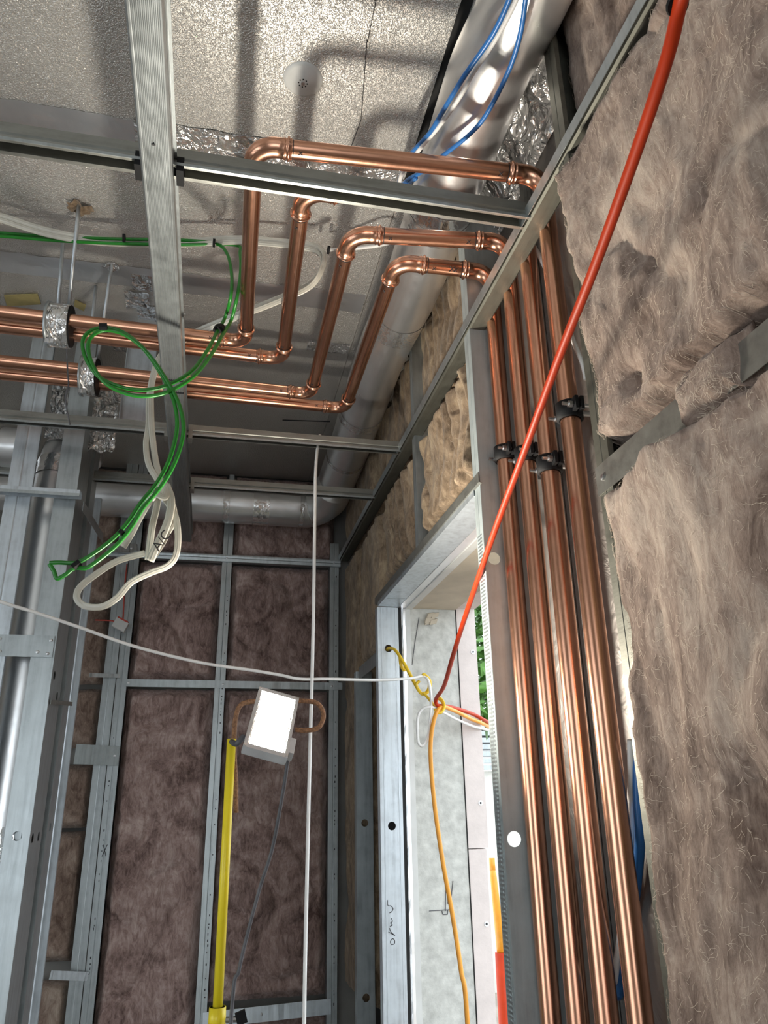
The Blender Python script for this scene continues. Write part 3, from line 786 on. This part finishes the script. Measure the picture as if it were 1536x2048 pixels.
pipes = [ # A (near left bend), B (far left bend), riser y
    (at(509, 291, z=PZ), at(491, 684, z=PZ), 1.078, 'copper pipe with the longest bend, nearest the camera, riser at the right', 1.756),
    (at(607, 382, z=PZ), at(565, 718, z=PZ), 1.175, 'second copper pipe from the camera, its upper bend hidden by the channel', 1.826),
    (at(701, 468, z=PZ), at(622, 788, z=PZ), 1.272, 'third copper pipe from the camera, bending just above the duct', 2.000),
    (at(793, 524, z=PZ), at(690, 817, z=PZ), 1.378, 'farthest copper pipe, shortest bend, its riser next to the jamb stud', 2.076)]
for A, B, ry, lb, ly in pipes:
    t = thing('copper_pipe', (XR, ry, 0), lb, 'pipe', 'copper pipes')
    C = V((XR, ry, PZ)); xm = (A.x + B.x) / 2
    A = V((A.x, (A.y + ry) / 2 + (A.y - ry) / 2, PZ)); Lf = V((-1.7, ly - .03, PZ))
    dAC = (A - C).normalized(); dBA = (B - A).normalized(); dLB = (Lf - B).normalized()
    r0, r1 = elbow(C, (0, 0, 1), dAC, t); a0, a1 = elbow(A, dAC, dBA, t); b0, b1 = elbow(B, dBA, dLB, t)
    straight((XR, ry, 0), r0, t)
    s1 = straight(r1, a0, t); s2 = straight(a1, b0, t); s3 = straight(b1, Lf, t)
    cross_mark(r1 + dAC * .018, dAC, s1, -.2); cross_mark(a0 - dAC * .016, dAC, s1, -.3, .005)
    cross_mark(a1 + dBA * .020, dBA, s2, .3, .004); cross_mark(b0 - dBA * .014, dBA, s2, .2, .004)
    cross_mark(b1 + dLB * .022, dLB, s3, 0, .005)
    if ry > 1.3: cross_mark(r1 + dAC * .026, dAC, s1, -.1, .009)

# clamps holding the risers
def riser_clamp(ry, z, lb):
    t = thing('pipe_clamp', (XR, ry, z), lb, 'clamp', 'black pipe clamps on the copper risers')
    m = MB().tube([(XR, ry, z - .016), (XR, ry, z - .015), (XR, ry, z + .015), (XR, ry, z + .016)], [PR + .001, PR + .0055, PR + .0055, PR + .001], 24, False)
    m.build('clamp_band', 'black', t, True)
    for s_ in (-1, 1):
        c = V((XR - .004, ry + s_ * .028, z))
        MB().hexa(c, (.003, 0, 0), (0, .011, 0), (0, 0, .012)).build('clamp_ear', 'black', t)
        c2 = V((XR + .006, ry + s_ * .028, z)); MB().hexa(c2, (.003, 0, 0), (0, .011, 0), (0, 0, .012)).build('clamp_ear', 'black', t)
        bt_ = MB().tube([c + V((-.022, 0, 0)), c + V((.03, 0, 0))], .0032, 8).build('bolt', 'bolt', t)
        MB().tube([c + V((-.011, 0, 0)), c + V((-.004, 0, 0))], .0062, 6).build('nut', 'bolt', bt_)
    MB().tube([(XR + .015, ry, z), (.628, ry, z)], .005, 8).build('stand_off', 'bolt', t)
    return t
for q, ry, lb in (((1155, 826), 1.078, 'highest black clamp, on the nearest copper riser'), ((1105, 931), 1.175, 'black clamp on the second copper riser'),
                  ((1058, 912), 1.272, 'black clamp on the third copper riser, behind the orange cord'), ((1006, 908), 1.378, 'black clamp on the copper riser beside the jamb stud')):
    riser_clamp(ry, at(*q, y=ry).z, lb)

# hangers on the left runs
def hanger(x, y, tops, lb, r=.056, w=.026):
    t = thing('pipe_hanger', (x, y, PZ - r), lb, 'pipe hanger', 'foil covered hangers on the copper pipes')
    pts = [(x - w, y, PZ), (x - w + .001, y, PZ), (x - .003, y, PZ), (x, y, PZ), (x + .003, y, PZ), (x + w - .001, y, PZ), (x + w, y, PZ)]
    MB().tube(pts, [r * .9, r, r, r * .965, r, r, r * .9], 30).build('foil_band', 'foil', t, False)
    for s_ in (-1, 1):
        MB().tube([(x + s_ * (w + .0005), y, PZ), (x + s_ * (w + .003), y, PZ)], [r * .97, r * .93], 30).build('rubber_side', 'black', t)
    MB().tube([(x - w - .004, y, PZ), (x - w + .003, y, PZ)], r * 1.05, 30).build('clamp_rim', 'galv', t, True)
    b_ = MB().tube([(x - w * .6, y - .02, PZ - r - .012), (x - w * .6, y - .02, PZ - r + .02)], .004, 8).build('bolt', 'bolt', t)
    MB().hexa((x - w * .6, y - .02, PZ - r - .004), (.010, 0, 0), (0, .003, 0), (0, 0, .006)).build('wing_nut', 'bolt', b_)
    for k, tp in enumerate(tops):
        bt2 = V((x - .012 + .026 * k, y, PZ + r - .006))
        MB().tube([bt2, V(tp)], .0048, 10).build('threaded_rod', 'galv_new', t, True)
    return t
hanger(-.435, 1.791, (at(127, 470, z=ZC), at(158, 408, z=ZC)), 'foil covered hanger around the two nearer copper runs')
hanger(-.395, 2.038, (at(192, 572, z=ZC), at(224, 528, z=ZC)), 'foil covered hanger around the two farther copper runs', .056, .020)
for q, sc, lb in (((158, 412), .03, 'torn foil hole with loose wool around the front hanger rod'), ((222, 530), .022, 'small torn foil hole around the rear hanger rod')):
    c = at(*q, z=ZC); m = MB(); n = 18
    vv = [c + V((0, 0, -.001))]
    for k in range(n):
        a = 2 * math.pi * k / n; rr = sc * random.uniform(.6, 1.25)
        vv.append(c + V((rr * math.cos(a), rr * .8 * math.sin(a), -.002 - random.random() * .012)))
    m.add(vv, [(0, 1 + k, 1 + (k + 1) % n) for k in range(n)])
    m.build('torn_hole', 'wool_tan' if sc > .025 else 'foil', ceil, False, .001)
for pts in ([(8, 590), (75, 588), (82, 608), (14, 612)], [(150, 600), (172, 610), (168, 622), (148, 612)]):
    mesh('exposed_wool', [at(x, y, z=ZC - .004) for x, y in pts], [(0, 1, 2, 3)], 'sand', ceil, False, .003)
for i, (x, y, s_) in enumerate(((285, 565, .03), (275, 600, .035), (295, 625, .03), (245, 690, .03))):
    c = at(x, y, z=ZC)
    crinkle_strip('foil_patch', c.x - s_, c.x + s_, c.y - s_ * 1.2, c.y + s_ * 1.2, ZC, .006, ceil, 14, 14, 'foil', 20 + i)
# bracket post hanging from the slab
hp = thing('hanging_post', (-.335, 2.16, 2.55), 'short galvanised post hanging from the slab beside the green loop', 'post')
px0 = at(238, 860, y=2.16); px1 = at(297, 868, y=2.16)
sheet_profile('post_web', [(0, -.03), (0, 0), (px1.x - px0.x, 0), (px1.x - px0.x, -.022)], (px0.x, 2.16, px0.z), (px0.x, 2.16, ZC), EX, EY, 'galv_new', hp)
for u in (.28, .62): screw((px0.x + (px1.x - px0.x) * u, 2.159, px0.z + .018), -EY, hp)
wr_ = MB().tube(catmull([at(133, 680, y=1.80), at(135, 740, y=1.9), at(137, 770, y=1.98), at(131, 800, y=2.02), at(140, 850, y=2.05)], 6), .0022, 6).build('tie_wire', 'grey')
tag(wr_, 'thin twisted tie wire hanging below the front hanger', 'wire')

for (x0, x1, z0, z1, yy, lb, sd_) in ((-.545, -.478, 2.56, 2.82, 2.27, 'crumpled foil stuffed between the two front studs of the left box', 4), (-.43, -.35, 2.55, 2.80, 2.32, 'crumpled foil hanging right of the left box studs', 9)):
    v = []; f = []; N1, N2 = 22, 60
    for j in range(N2 + 1):
        for i in range(N1 + 1):
            x = x0 + (x1 - x0) * i / N1; z = z0 + (z1 - z0) * j / N2
            d = .016 * noise.noise(V((x * 40, z * 25, sd_))) + .008 * noise.noise(V((x * 90, z * 70, sd_)))
            v.append((x + .4 * d, yy + d, z + (.012 * noise.noise(V((x * 50, sd_, 1))) if j == 0 else 0)))
    for j in range(N2):
        for i in range(N1): a = j * (N1 + 1) + i; f.append((a, a + 1, a + N1 + 2, a + N1 + 1))
    cf2 = thing('foil_wrap', ((x0 + x1) / 2, yy, z0), lb, 'foil')
    mesh('foil_sheet', v, f, 'foil', cf2, False, .0006)

# plastic disc on the ceiling
c = at(606, 158, z=ZC)
dk = thing('ceiling_disc', c - V((0, 0, .012)), 'round white plastic fixing disc on the foil ceiling', 'disc')
prof = [(.0005, .012), (.012, .012), (.016, .010), (.034, .006), (.040, .003), (.041, .0)]
m = MB(); S = 36
for r_, h in prof:
    for k in range(S): a = 2 * math.pi * k / S; m.v.append(c + V((r_ * math.cos(a), r_ * math.sin(a), -h)))
for i in range(len(prof) - 1):
    for k in range(S): k2 = (k + 1) % S; m.f.append((i * S + k, i * S + k2, (i + 1) * S + k2, (i + 1) * S + k))
m.build('disc_body', 'plastic', dk, True)
for k in range(8):
    a = 2 * math.pi * k / 8
    MB().tube([c + V((.009 * math.cos(a), .009 * math.sin(a), -.0125)), c + V((.009 * math.cos(a), .009 * math.sin(a), -.0115))], .0016, 8).build('vent_hole', 'ink', dk)
MB().tube([c + V((0, 0, -.0125)), c + V((0, 0, -.014))], .004, 10).build('nail_head', 'bolt', dk)

# ================================================================== flood light and stand
tl = at(530, 1380, y=1.67); trr = at(610, 1402, y=1.67); br = at(560, 1515, y=1.535); bl = at(472, 1490, y=1.535)
cen = (tl + trr + br + bl) / 4
eu = ((trr - tl) + (br - bl)).normalized(); ev = ((tl - bl) + (trr - br)); ev = (ev - eu * ev.dot(eu)).normalized()
en = eu.cross(ev).normalized()
if en.dot(EYE - cen) < 0: en = -en
hw = ((trr - tl).length + (br - bl).length) / 4; hh = ((tl - bl).length + (trr - br).length) / 4
fl = thing('flood_light', cen - en * .05, 'lit rectangular work flood light on top of the yellow pole', 'lamp')
def lp(a, b_, c_): return cen + eu * a + ev * b_ + en * c_
def ringframe(a0, b0, a1, b1, c0, c1):
    m = MB(); v = []
    for (a, b_) in ((a0, b0), (a1, b1)):
        for cc in (c0, c1): v += [lp(-a, -b_, cc), lp(a, -b_, cc), lp(a, b_, cc), lp(-a, b_, cc)]
    f = []
    for k in range(4):
        k2 = (k + 1) % 4
        f += [(k, k2, 4 + k2, 4 + k), (8 + k, 8 + k2, 12 + k2, 12 + k), (4 + k, 4 + k2, 12 + k2, 12 + k), (k, k2, 8 + k2, 8 + k)]
    return m.add(v, f)
ringframe(hw, hh, hw * .84, hh * .88, -.012, .004).build('bezel', 'lampgrey', fl)
hs = MB(); rect = [(.97, .97), (.98, .98), (.80, .82), (.55, .6)]; dep = [-.008, -.016, -.030, -.036]
for (ka, kb), d in zip(rect, dep): hs.v += [lp(-hw * ka, -hh * kb, d), lp(hw * ka, -hh * kb, d), lp(hw * ka, hh * kb, d), lp(-hw * ka, hh * kb, d)]
for i in range(3):
    for k in range(4): k2 = (k + 1) % 4; hs.f.append((i * 4 + k, i * 4 + k2, i * 4 + 4 + k2, i * 4 + 4 + k))
hs.f.append((12, 13, 14, 15)); hs.build('housing', 'lampgrey', fl)
ringframe(hw * .84, hh * .88, hw * .76, hh * .82, -.003, -.010).build('reflector', 'ducttape', fl)
mesh('lamp_panel', [lp(-hw * .77, -hh * .83, -.010), lp(hw * .77, -hh * .83, -.010), lp(hw * .77, hh * .83, -.010), lp(-hw * .77, hh * .83, -.010)], [(0, 1, 2, 3)], 'lit', fl)
for s_ in (-1, 1):
    for t_ in (-1, 1): 
        p = lp(hw * .93 * s_, hh * .95 * t_, .004); MB().tube([p - en * .001, p + en * .0015], .003, 8).build('bezel_screw', 'bolt', fl)
MB().hexa(lp(hw + .006, -hh * .45, -.018), eu * .006, ev * .022, en * .010).build('hinge_block', 'lampgrey', fl)
br_ = MB()
ptop = at(463, 1478, y=1.68)
br_.tube(catmull([lp(-hw - .002, -hh * .3, -.03), lp(-hw - .012, -hh * .45, -.04), ptop + V((.0, 0, -.005))], 6), .006, 8); br_.build('bracket', 'grey', fl, True)
sd = thing('light_stand', (ptop.x, ptop.y, 0), 'yellow painted light stand pole under the flood light', 'stand')
zcol = at(442, 2013, y=ptop.y).z
MB().tube([V((ptop.x, ptop.y, zcol - .02)), ptop], .0092, 18).build('upper_pole', 'poleyellow', sd, True)
MB().tube([V((ptop.x, ptop.y, zcol)), V((ptop.x, ptop.y, .35))], .0145, 18).build('lower_pole', 'poleyellow', sd, True)
MB().tube([V((ptop.x, ptop.y, zcol)), V((ptop.x, ptop.y, zcol - .035))], [.0155, .0165], 18).build('collar', 'poleyellow', sd, True)
kn = MB().tube([V((ptop.x + .012, ptop.y, zcol - .022)), V((ptop.x + .04, ptop.y, zcol - .022))], .005, 8).build('clamp_screw', 'bolt', sd)
MB().hexa(V((ptop.x + .044, ptop.y, zcol - .020)), (.009, 0, .003), (0, .005, 0), (-.003, 0, .010)).build('knob', 'black', kn)
for k in range(3):
    a = k * 2.094 + .5
    MB().tube([V((ptop.x, ptop.y, .62)), V((ptop.x + .5 * math.cos(a), ptop.y + .5 * math.sin(a), .012))], .010, 10).build('leg', 'poleyellow', sd, True)
lc = [lp(hw * .9, -hh * .7, -.03), at(583, 1495, y=1.60), at(577, 1515, y=1.60), at(565, 1590, y=1.62), at(545, 1695, y=1.65), at(520, 1775, y=1.66), at(497, 1860, y=1.66), at(478, 1940, y=1.66), at(462, 2040, y=1.66), V((ptop.x + .02, ptop.y - .01, .6))]
cable('power_cable', lc, .0036, 'grey', 'dark grey power cable hanging from the flood light', 'cable')
rp = [at(472, 1625, y=1.72), at(471, 1560, y=1.71), at(468, 1500, y=1.70), at(470, 1445, y=1.70), at(480, 1412, y=1.71), at(505, 1403, y=1.72), at(560, 1402, y=1.73), at(610, 1402, y=1.73), at(636, 1408, y=1.73), at(647, 1430, y=1.73), at(637, 1455, y=1.73), at(610, 1461, y=1.73), at(590, 1459, y=1.73)]
cable('braided_cord', rp, .0052, 'rope', 'brown braided cord looped behind the flood light', 'cord')

# ================================================================== cords and cables
YH = 2.22
hook_end = at(880, 1412, y=YH)
# orange cord: from above the camera down to the hook
oc = [at(1385, -70, x=.315), at(1360, 10, x=.325), at(1330, 130, x=.335), at(1258, 345, x=.36), at(1185, 545, x=.39), at(1118, 715, x=.42), at(1048, 905, x=.455), at(990, 1060, x=.495), at(952, 1170, x=.53), at(925, 1250, x=.56), at(905, 1315, x=.59), at(888, 1372, x=.625), at(872, 1398, y=2.19)]
oc2 = [at(872, 1398, y=2.19), at(874, 1410, y=2.20), at(882, 1412, y=2.215), at(905, 1415, y=2.27), at(945, 1428, y=2.4), at(978, 1445, y=2.6), at(1000, 1455, x=1.4)]
ocr = [.0062] * 13
o = cable('extension_cord', oc + oc2[1:], .0058, 'orange', 'long orange extension cord hanging diagonally to the yellow hooks', 'cord')
tie_p = at(1356, 8, x=.325)
MB().tube([tie_p - V((0, .0, .002)), tie_p + V((.0, .002, .002))], .0085, 14).build('cable_tie', 'black', o)
ac = [at(1000, 1470, x=1.4), at(975, 1452, y=2.6), at(940, 1437, y=2.38), at(905, 1420, y=2.26), at(882, 1415, y=2.205), at(868, 1440, y=2.19), at(861, 1500, y=2.19), at(868, 1600, y=2.19), at(885, 1720, y=2.18), at(905, 1830, y=2.18), at(922, 1940, y=2.17), at(935, 2048, y=2.16), V((.80, 2.15, .36))]
ac[-1] = V((at(938, 2090, y=2.16).x, 2.16, .37))
cable('extension_cord', ac, .0062, 'amber', 'amber yellow cord hanging from the hooks through the window', 'cord')
wc = [at(-900, 900, y=1.7), at(-400, 1050, y=1.8), at(-60, 1178, y=1.9), at(0, 1203, y=1.92), at(80, 1228, y=1.95), at(160, 1255, y=1.98), at(270, 1293, y=2.02), at(400, 1325, y=2.07), at(500, 1340, y=2.10), at(560, 1350, y=2.12), at(600, 1358, y=2.13), at(660, 1358, y=2.15), at(750, 1360, y=2.2), at(820, 1357, y=2.24), at(845, 1352, y=2.255), at(856, 1360, y=2.25), at(861, 1385, y=2.235), at(862, 1412, y=2.2), at(858, 1460, y=2.2), at(852, 1483, y=2.2), at(843, 1492, y=2.2), at(836, 1480, y=2.2), at(835, 1440, y=2.2), at(843, 1420, y=2.2), at(862, 1414, y=2.2), at(885, 1424, y=2.23), at(910, 1437, y=2.3), at(945, 1452, y=2.42), at(978, 1460, y=2.6), at(1000, 1462, x=1.4)]
cable('white_cable', wc, .0042, 'white', 'white cable strung from the left edge to the yellow hooks', 'cable')
cable('white_cable', [at(640, 870, y=2.13), at(634, 905, y=2.10), at(631, 950, y=2.07), at(630, 1010, y=2.06), at(626, 1270, y=2.06), at(620, 1500, y=2.06), at(614, 1750, y=2.06), at(608, 2048, y=2.06), V((.257, 2.06, .05))], .0046, 'white', 'thin white cable hanging straight down from the ceiling grid', 'cable')
# yellow plastic hooks
def hook(name, pts, lb, r=.0062):
    t = thing(name, pts[0], lb, 'hook', 'yellow plastic cable hooks')
    MB().tube(catmull(pts, 8), r, 10, True, .7).build('hook_body', 'yellow', t, True); return t
hk1 = hook('cable_hook', [at(774, 1300, y=WY1 + .01), at(779, 1296, y=WY1 - .02), at(790, 1300, y=WY1 - .06), at(803, 1318, y=WY1 - .10), at(818, 1345, y=WY1 - .14), at(836, 1378, y=WY1 - .19), at(846, 1388, y=WY1 - .20), at(857, 1380, y=WY1 - .2), at(859, 1362, y=WY1 - .2), at(849, 1350, y=WY1 - .2), at(845, 1352, y=WY1 - .2)], 'yellow plastic hook pushed into the jamb stud hole')
MB().tube(catmull([at(800, 1313, y=WY1 - .095), at(802, 1330, y=WY1 - .1), at(808, 1340, y=WY1 - .1), at(811, 1334, y=WY1 - .1)], 6), .0055, 8).build('hook_barb', 'yellow', hk1, True)
MB().tube(catmull([at(836, 1378, y=WY1 - .19), at(833, 1368, y=WY1 - .19), at(839, 1362, y=WY1 - .19)], 6), .0045, 8).build('hook_barb', 'yellow', hk1, True)
hook('cable_hook', [at(847, 1385, y=2.248), at(851, 1390, y=2.244), at(858, 1398, y=2.235), at(868, 1412, y=2.215), at(873, 1424, y=2.20), at(882, 1425, y=2.195), at(888, 1414, y=2.20), at(885, 1403, y=2.21), at(877, 1396, y=2.22), at(871, 1399, y=2.22)], 'lower yellow plastic hook gathering the cords')

# green cable with loop
def gcab(off, lab):
    o_ = V(off)
    g = [at(-500, 430, z=2.86), at(-60, 463, z=2.86), at(0, 466, z=2.86), at(120, 474, z=2.86), at(240, 478, z=2.86), at(360, 480, z=2.86), at(430, 487, z=2.85), at(453, 505, z=2.80), at(463, 545, z=2.72), at(462, 590, z=2.64)]
    g2 = [at(450, 635, y=1.62), at(436, 660, y=1.58), at(415, 700, y=1.55), at(385, 740, y=1.52), at(345, 766, y=1.50), at(300, 779, y=1.5), at(250, 776, y=1.5), at(200, 755, y=1.5), at(173, 720, y=1.5), at(165, 685, y=1.5), at(178, 664, y=1.5), at(207, 655, y=1.5), at(245, 664, y=1.5), at(285, 695, y=1.5), at(320, 745, y=1.5), at(345, 795, y=1.5), at(354, 840, y=1.5), at(350, 880, y=1.5), at(336, 925, y=1.5), at(312, 968, y=1.5), at(282, 1005, y=1.5), at(255, 1045, y=1.5), at(225, 1078, y=1.5), at(190, 1105, y=1.5), at(160, 1123, y=1.5)]
    return [p + o_ * k for p, k in [(q, 1) for q in g] + [(q, 1) for q in g2]]
gt = thing('green_cable', at(207, 655, y=1.5), 'pair of green cables hanging in a big loop, folded at the end', 'cable')
ga = gcab((0, 0, 0), '') + [at(140, 1126, y=1.5), at(118, 1125, y=1.5), at(99, 1126, y=1.5)]
gb = [p + V((.011 + .004 * math.sin(i * .8), -.004, -.013 + .004 * math.cos(i * .6))) for i, p in enumerate(gcab((0, 0, 0), ''))] + [at(150, 1136, y=1.5), at(130, 1150, y=1.5), at(114, 1157, y=1.5), at(108, 1143, y=1.5), at(99, 1128, y=1.5)]
gb[6] = at(470, 490, z=2.85); gb[7] = at(480, 508, z=2.80); gb[8] = at(481, 545, z=2.72); gb[9] = at(474, 595, z=2.64)
MB().tube(catmull(ga, 8), .0042, 10).build('cable_run', 'green', gt, True)
MB().tube(catmull(gb, 8), .0042, 10).build('cable_run', 'green', gt, True)
def tie(p, d, parent, r=.0135, w=.008):
    p, d = V(p), V(d).normalized()
    o = MB().tube([p - d * w, p + d * w], r, 12, True, .7).build('cable_tie', 'black', parent)
    return o
tie(at(207, 656, y=1.497), at(245, 664, y=1.5) - at(178, 664, y=1.5), gt); tie(at(438, 657, y=1.58), at(415, 700, y=1.55) - at(450, 635, y=1.62), gt)
tie(at(153, 1130, y=1.498), at(190, 1105, y=1.5) - at(150, 1136, y=1.5), gt, .010); tie(at(243, 1065, y=1.498), at(225, 1078, y=1.5) - at(255, 1045, y=1.5), gt, .009, .004)

# milky flat cables
FLAT = []
for cb, a0, a1 in ((.66, -15, 105), (0, 55, 125), (-.66, 75, 285), (0, 235, 305), (.66, 255, 345)):
    for k in range(5):
        an = math.radians(a0 + (a1 - a0) * k / 4 + 0.0)
        FLAT.append((.36 * math.sin(an), cb + .36 * math.cos(an)))
def flat(pts, w, parent, n=8, mat='clearwhite', ref=None, twist=None):
    pp = catmull(pts, n)
    tw = [twist * math.sin(i * .11) for i in range(len(pp))] if twist else None
    return MB().tube(pp, w, 12, True, .30, ref or (.2, -1, -.3), tw, FLAT).build('cable_run', mat, parent, True)
fc = thing('flat_white_cable', at(325, 985, y=1.62), 'bundle of milky flat cables looped and folded, one end marked A/C', 'cable')
f1 = [at(-500, 330, z=2.86), at(-60, 425, z=2.86), at(0, 440, z=2.86), at(90, 468, z=2.85), at(180, 484, z=2.85), at(290, 490, z=2.85), at(380, 489, z=2.85), at(470, 484, z=2.85), at(560, 490, z=2.85), at(620, 498, z=2.84), at(640, 508, z=2.82), at(646, 525, z=2.78), at(636, 555, z=2.74), at(610, 580, z=2.72), at(540, 610, z=2.70), at(450, 645, z=2.68), at(370, 680, z=2.66), at(330, 705, y=1.72), at(305, 760, y=1.70), at(302, 830, y=1.68), at(308, 900, y=1.66), at(318, 950, y=1.64), at(330, 985, y=1.62), at(345, 1010, y=1.62), at(348, 1040, y=1.62), at(335, 1065, y=1.61), at(325, 1085, y=1.6), at(302, 1120, y=1.6)]
flat(f1, .0070, fc)
f2 = [p + V((.004, -.002, .012)) for p in f1[:17]] + [at(322, 710, y=1.72), at(300, 780, y=1.70), at(297, 850, y=1.68), at(292, 890, y=1.66), at(298, 930, y=1.64), at(318, 965, y=1.62), at(332, 1000, y=1.61), at(350, 1030, y=1.60), at(356, 1070, y=1.60), at(352, 1110, y=1.60), at(335, 1132, y=1.6), at(300, 1146, y=1.6), at(262, 1165, y=1.6), at(235, 1195, y=1.6), at(205, 1213, y=1.6), at(170, 1212, y=1.6), at(154, 1196, y=1.6), at(160, 1175, y=1.6), at(190, 1150, y=1.6), at(235, 1122, y=1.6), at(290, 1106, y=1.6)]
flat(f2, .0068, fc)
f3 = [at(322, 960, y=1.61), at(335, 975, y=1.6), at(330, 995, y=1.59), at(312, 990, y=1.59), at(300, 1002, y=1.6), at(282, 1030, y=1.6), at(262, 1068, y=1.6), at(246, 1094, y=1.6)]
flat(f3, .0072, fc, ref=(.3, -1, .1))
f4 = [at(318, 985, y=1.615), at(312, 1020, y=1.6), at(305, 1050, y=1.59), at(300, 1085, y=1.59), at(296, 1120, y=1.59)]
flat(f4, .0072, fc)
f5 = [at(333, 970, y=1.6), at(342, 1000, y=1.595), at(338, 1035, y=1.59), at(327, 1065, y=1.585), at(312, 1095, y=1.58), at(300, 1122, y=1.58)]
pl = flat(f5, .0085, fc, ref=(.15, -1, -.2))
# the marking A/C
pA = at(308, 1102, y=1.574); pC = at(338, 1062, y=1.574)
ex = (pC - pA).normalized(); ez = (EYE - pA).normalized(); ez = (ez - ex * ez.dot(ex)).normalized(); ey = ez.cross(ex)
Mt = Matrix.Identity(4); mid = (pA + pC) / 2 + ez * .004
for i in range(3): Mt[i][0] = ex[i]; Mt[i][1] = ey[i]; Mt[i][2] = ez[i]; Mt[i][3] = mid[i]
text_mesh('A/C', .028, 'handwritten_text', 'ink', Mt, pl)
# black ties on the overhead run
for q in ((248, 476), (428, 486), (657, 500), (637, 503)): tie(at(*q, z=2.845), V((1, .02, 0)), fc, .013, .003)
cable('white_cable', [at(655, 500, z=2.86), at(700, 498, z=2.85), at(760, 490, z=2.83), at(800, 478, y=1.55), at(850, 445, y=1.45), at(905, 425, y=1.38), at(960, 402, y=1.3), at(1000, 405, y=1.25), at(1030, 425, x=.60), at(1075, 505, x=.60), at(1100, 560, x=.605), at(1125, 625, x=.605), at(1150, 690, x=.605), at(1166, 730, x=.605), at(1172, 760, x=.61)], .0045, 'white', 'white cable passing behind the channel down beside the copper risers', 'cable')

# blue cables at the top right
cable('blue_cable', [at(1030, -40, z=2.72), at(1018, 0, z=2.72), at(985, 70, z=2.72), at(930, 150, z=2.725), at(890, 215, z=2.74), at(860, 265, z=2.76), at(822, 308, z=2.80), at(806, 340, z=2.82), at(798, 372, z=2.84), at(815, 368, z=2.80), at(832, 356, z=2.76)], .0048, 'blue', 'blue cable hanging left of the long duct', 'cable')
cable('blue_cable', [at(1056, -40, z=2.71), at(1051, 0, z=2.71), at(1040, 70, z=2.71), at(1018, 140, z=2.71), at(975, 225, z=2.715), at(940, 268, z=2.72), at(885, 312, z=2.735), at(850, 340, z=2.75), at(815, 360, z=2.79), at(800, 378, z=2.83)], .0045, 'blue', 'blue cable bowing across the long duct', 'cable')
cable('white_cable', [at(1045, -40, z=2.73), at(1030, 5, z=2.73), at(990, 80, z=2.73), at(950, 140, z=2.735), at(922, 190, z=2.735), at(880, 250, z=2.75), at(838, 300, z=2.78), at(805, 345, z=2.81), at(797, 380, z=2.83)], .0045, 'white', 'white cable running with the blue cables along the long duct', 'cable')
# cables behind the near riser
cable('blue_cable', [at(1274, 1500, x=.61), at(1276, 1600, x=.61), at(1279, 1700, x=.61), at(1262, 1850, x=.615), at(1240, 1985, x=.615), at(1225, 2048, x=.615), V((.615, 1.12, .6))], .0075, 'blue', 'blue cable slanting behind the nearest copper riser', 'cable')
cable('white_cable', [at(1262, 1480, x=.60), at(1262, 1600, x=.606), at(1258, 1750, x=.606), at(1240, 1880, x=.606), at(1230, 1960, x=.606), at(1222, 2060, x=.612), V((.612, 1.14, .6))], .0055, 'white', 'white cable slanting behind the nearest copper riser', 'cable')
cable('white_cable', [at(1305, 150, x=.545), at(1318, 90, x=.545), at(1340, 40, x=.55), at(1375, -10, x=.55)], .004, 'white', 'short white cable on the batt at the top right', 'cable')
cable('red_wire', [at(254, 1128, y=YB - .006), at(249, 1180, y=3.18), at(246, 1238, y=3.18), at(241, 1248, y=3.18), at(225, 1242, y=3.18), at(190, 1240, y=3.18)], .0028, 'tag', 'thin red wire by the printed stud, ending in a small junction box', 'wire')
jb = thing('junction_box', at(240, 1262, y=3.17), 'small white and red junction box hanging by the printed stud', 'box')
cc = at(241, 1250, y=3.18)
MB().hexa(cc, V((.024, 0, -.012)), V((0, .012, 0)), V((.008, 0, .018))).build('box_body', 'plastic', jb)
MB().hexa(cc + V((.008, 0, .020)), V((.020, 0, -.010)), V((0, .013, 0)), V((.0012, 0, .003))).build('box_lid', 'tag', jb)
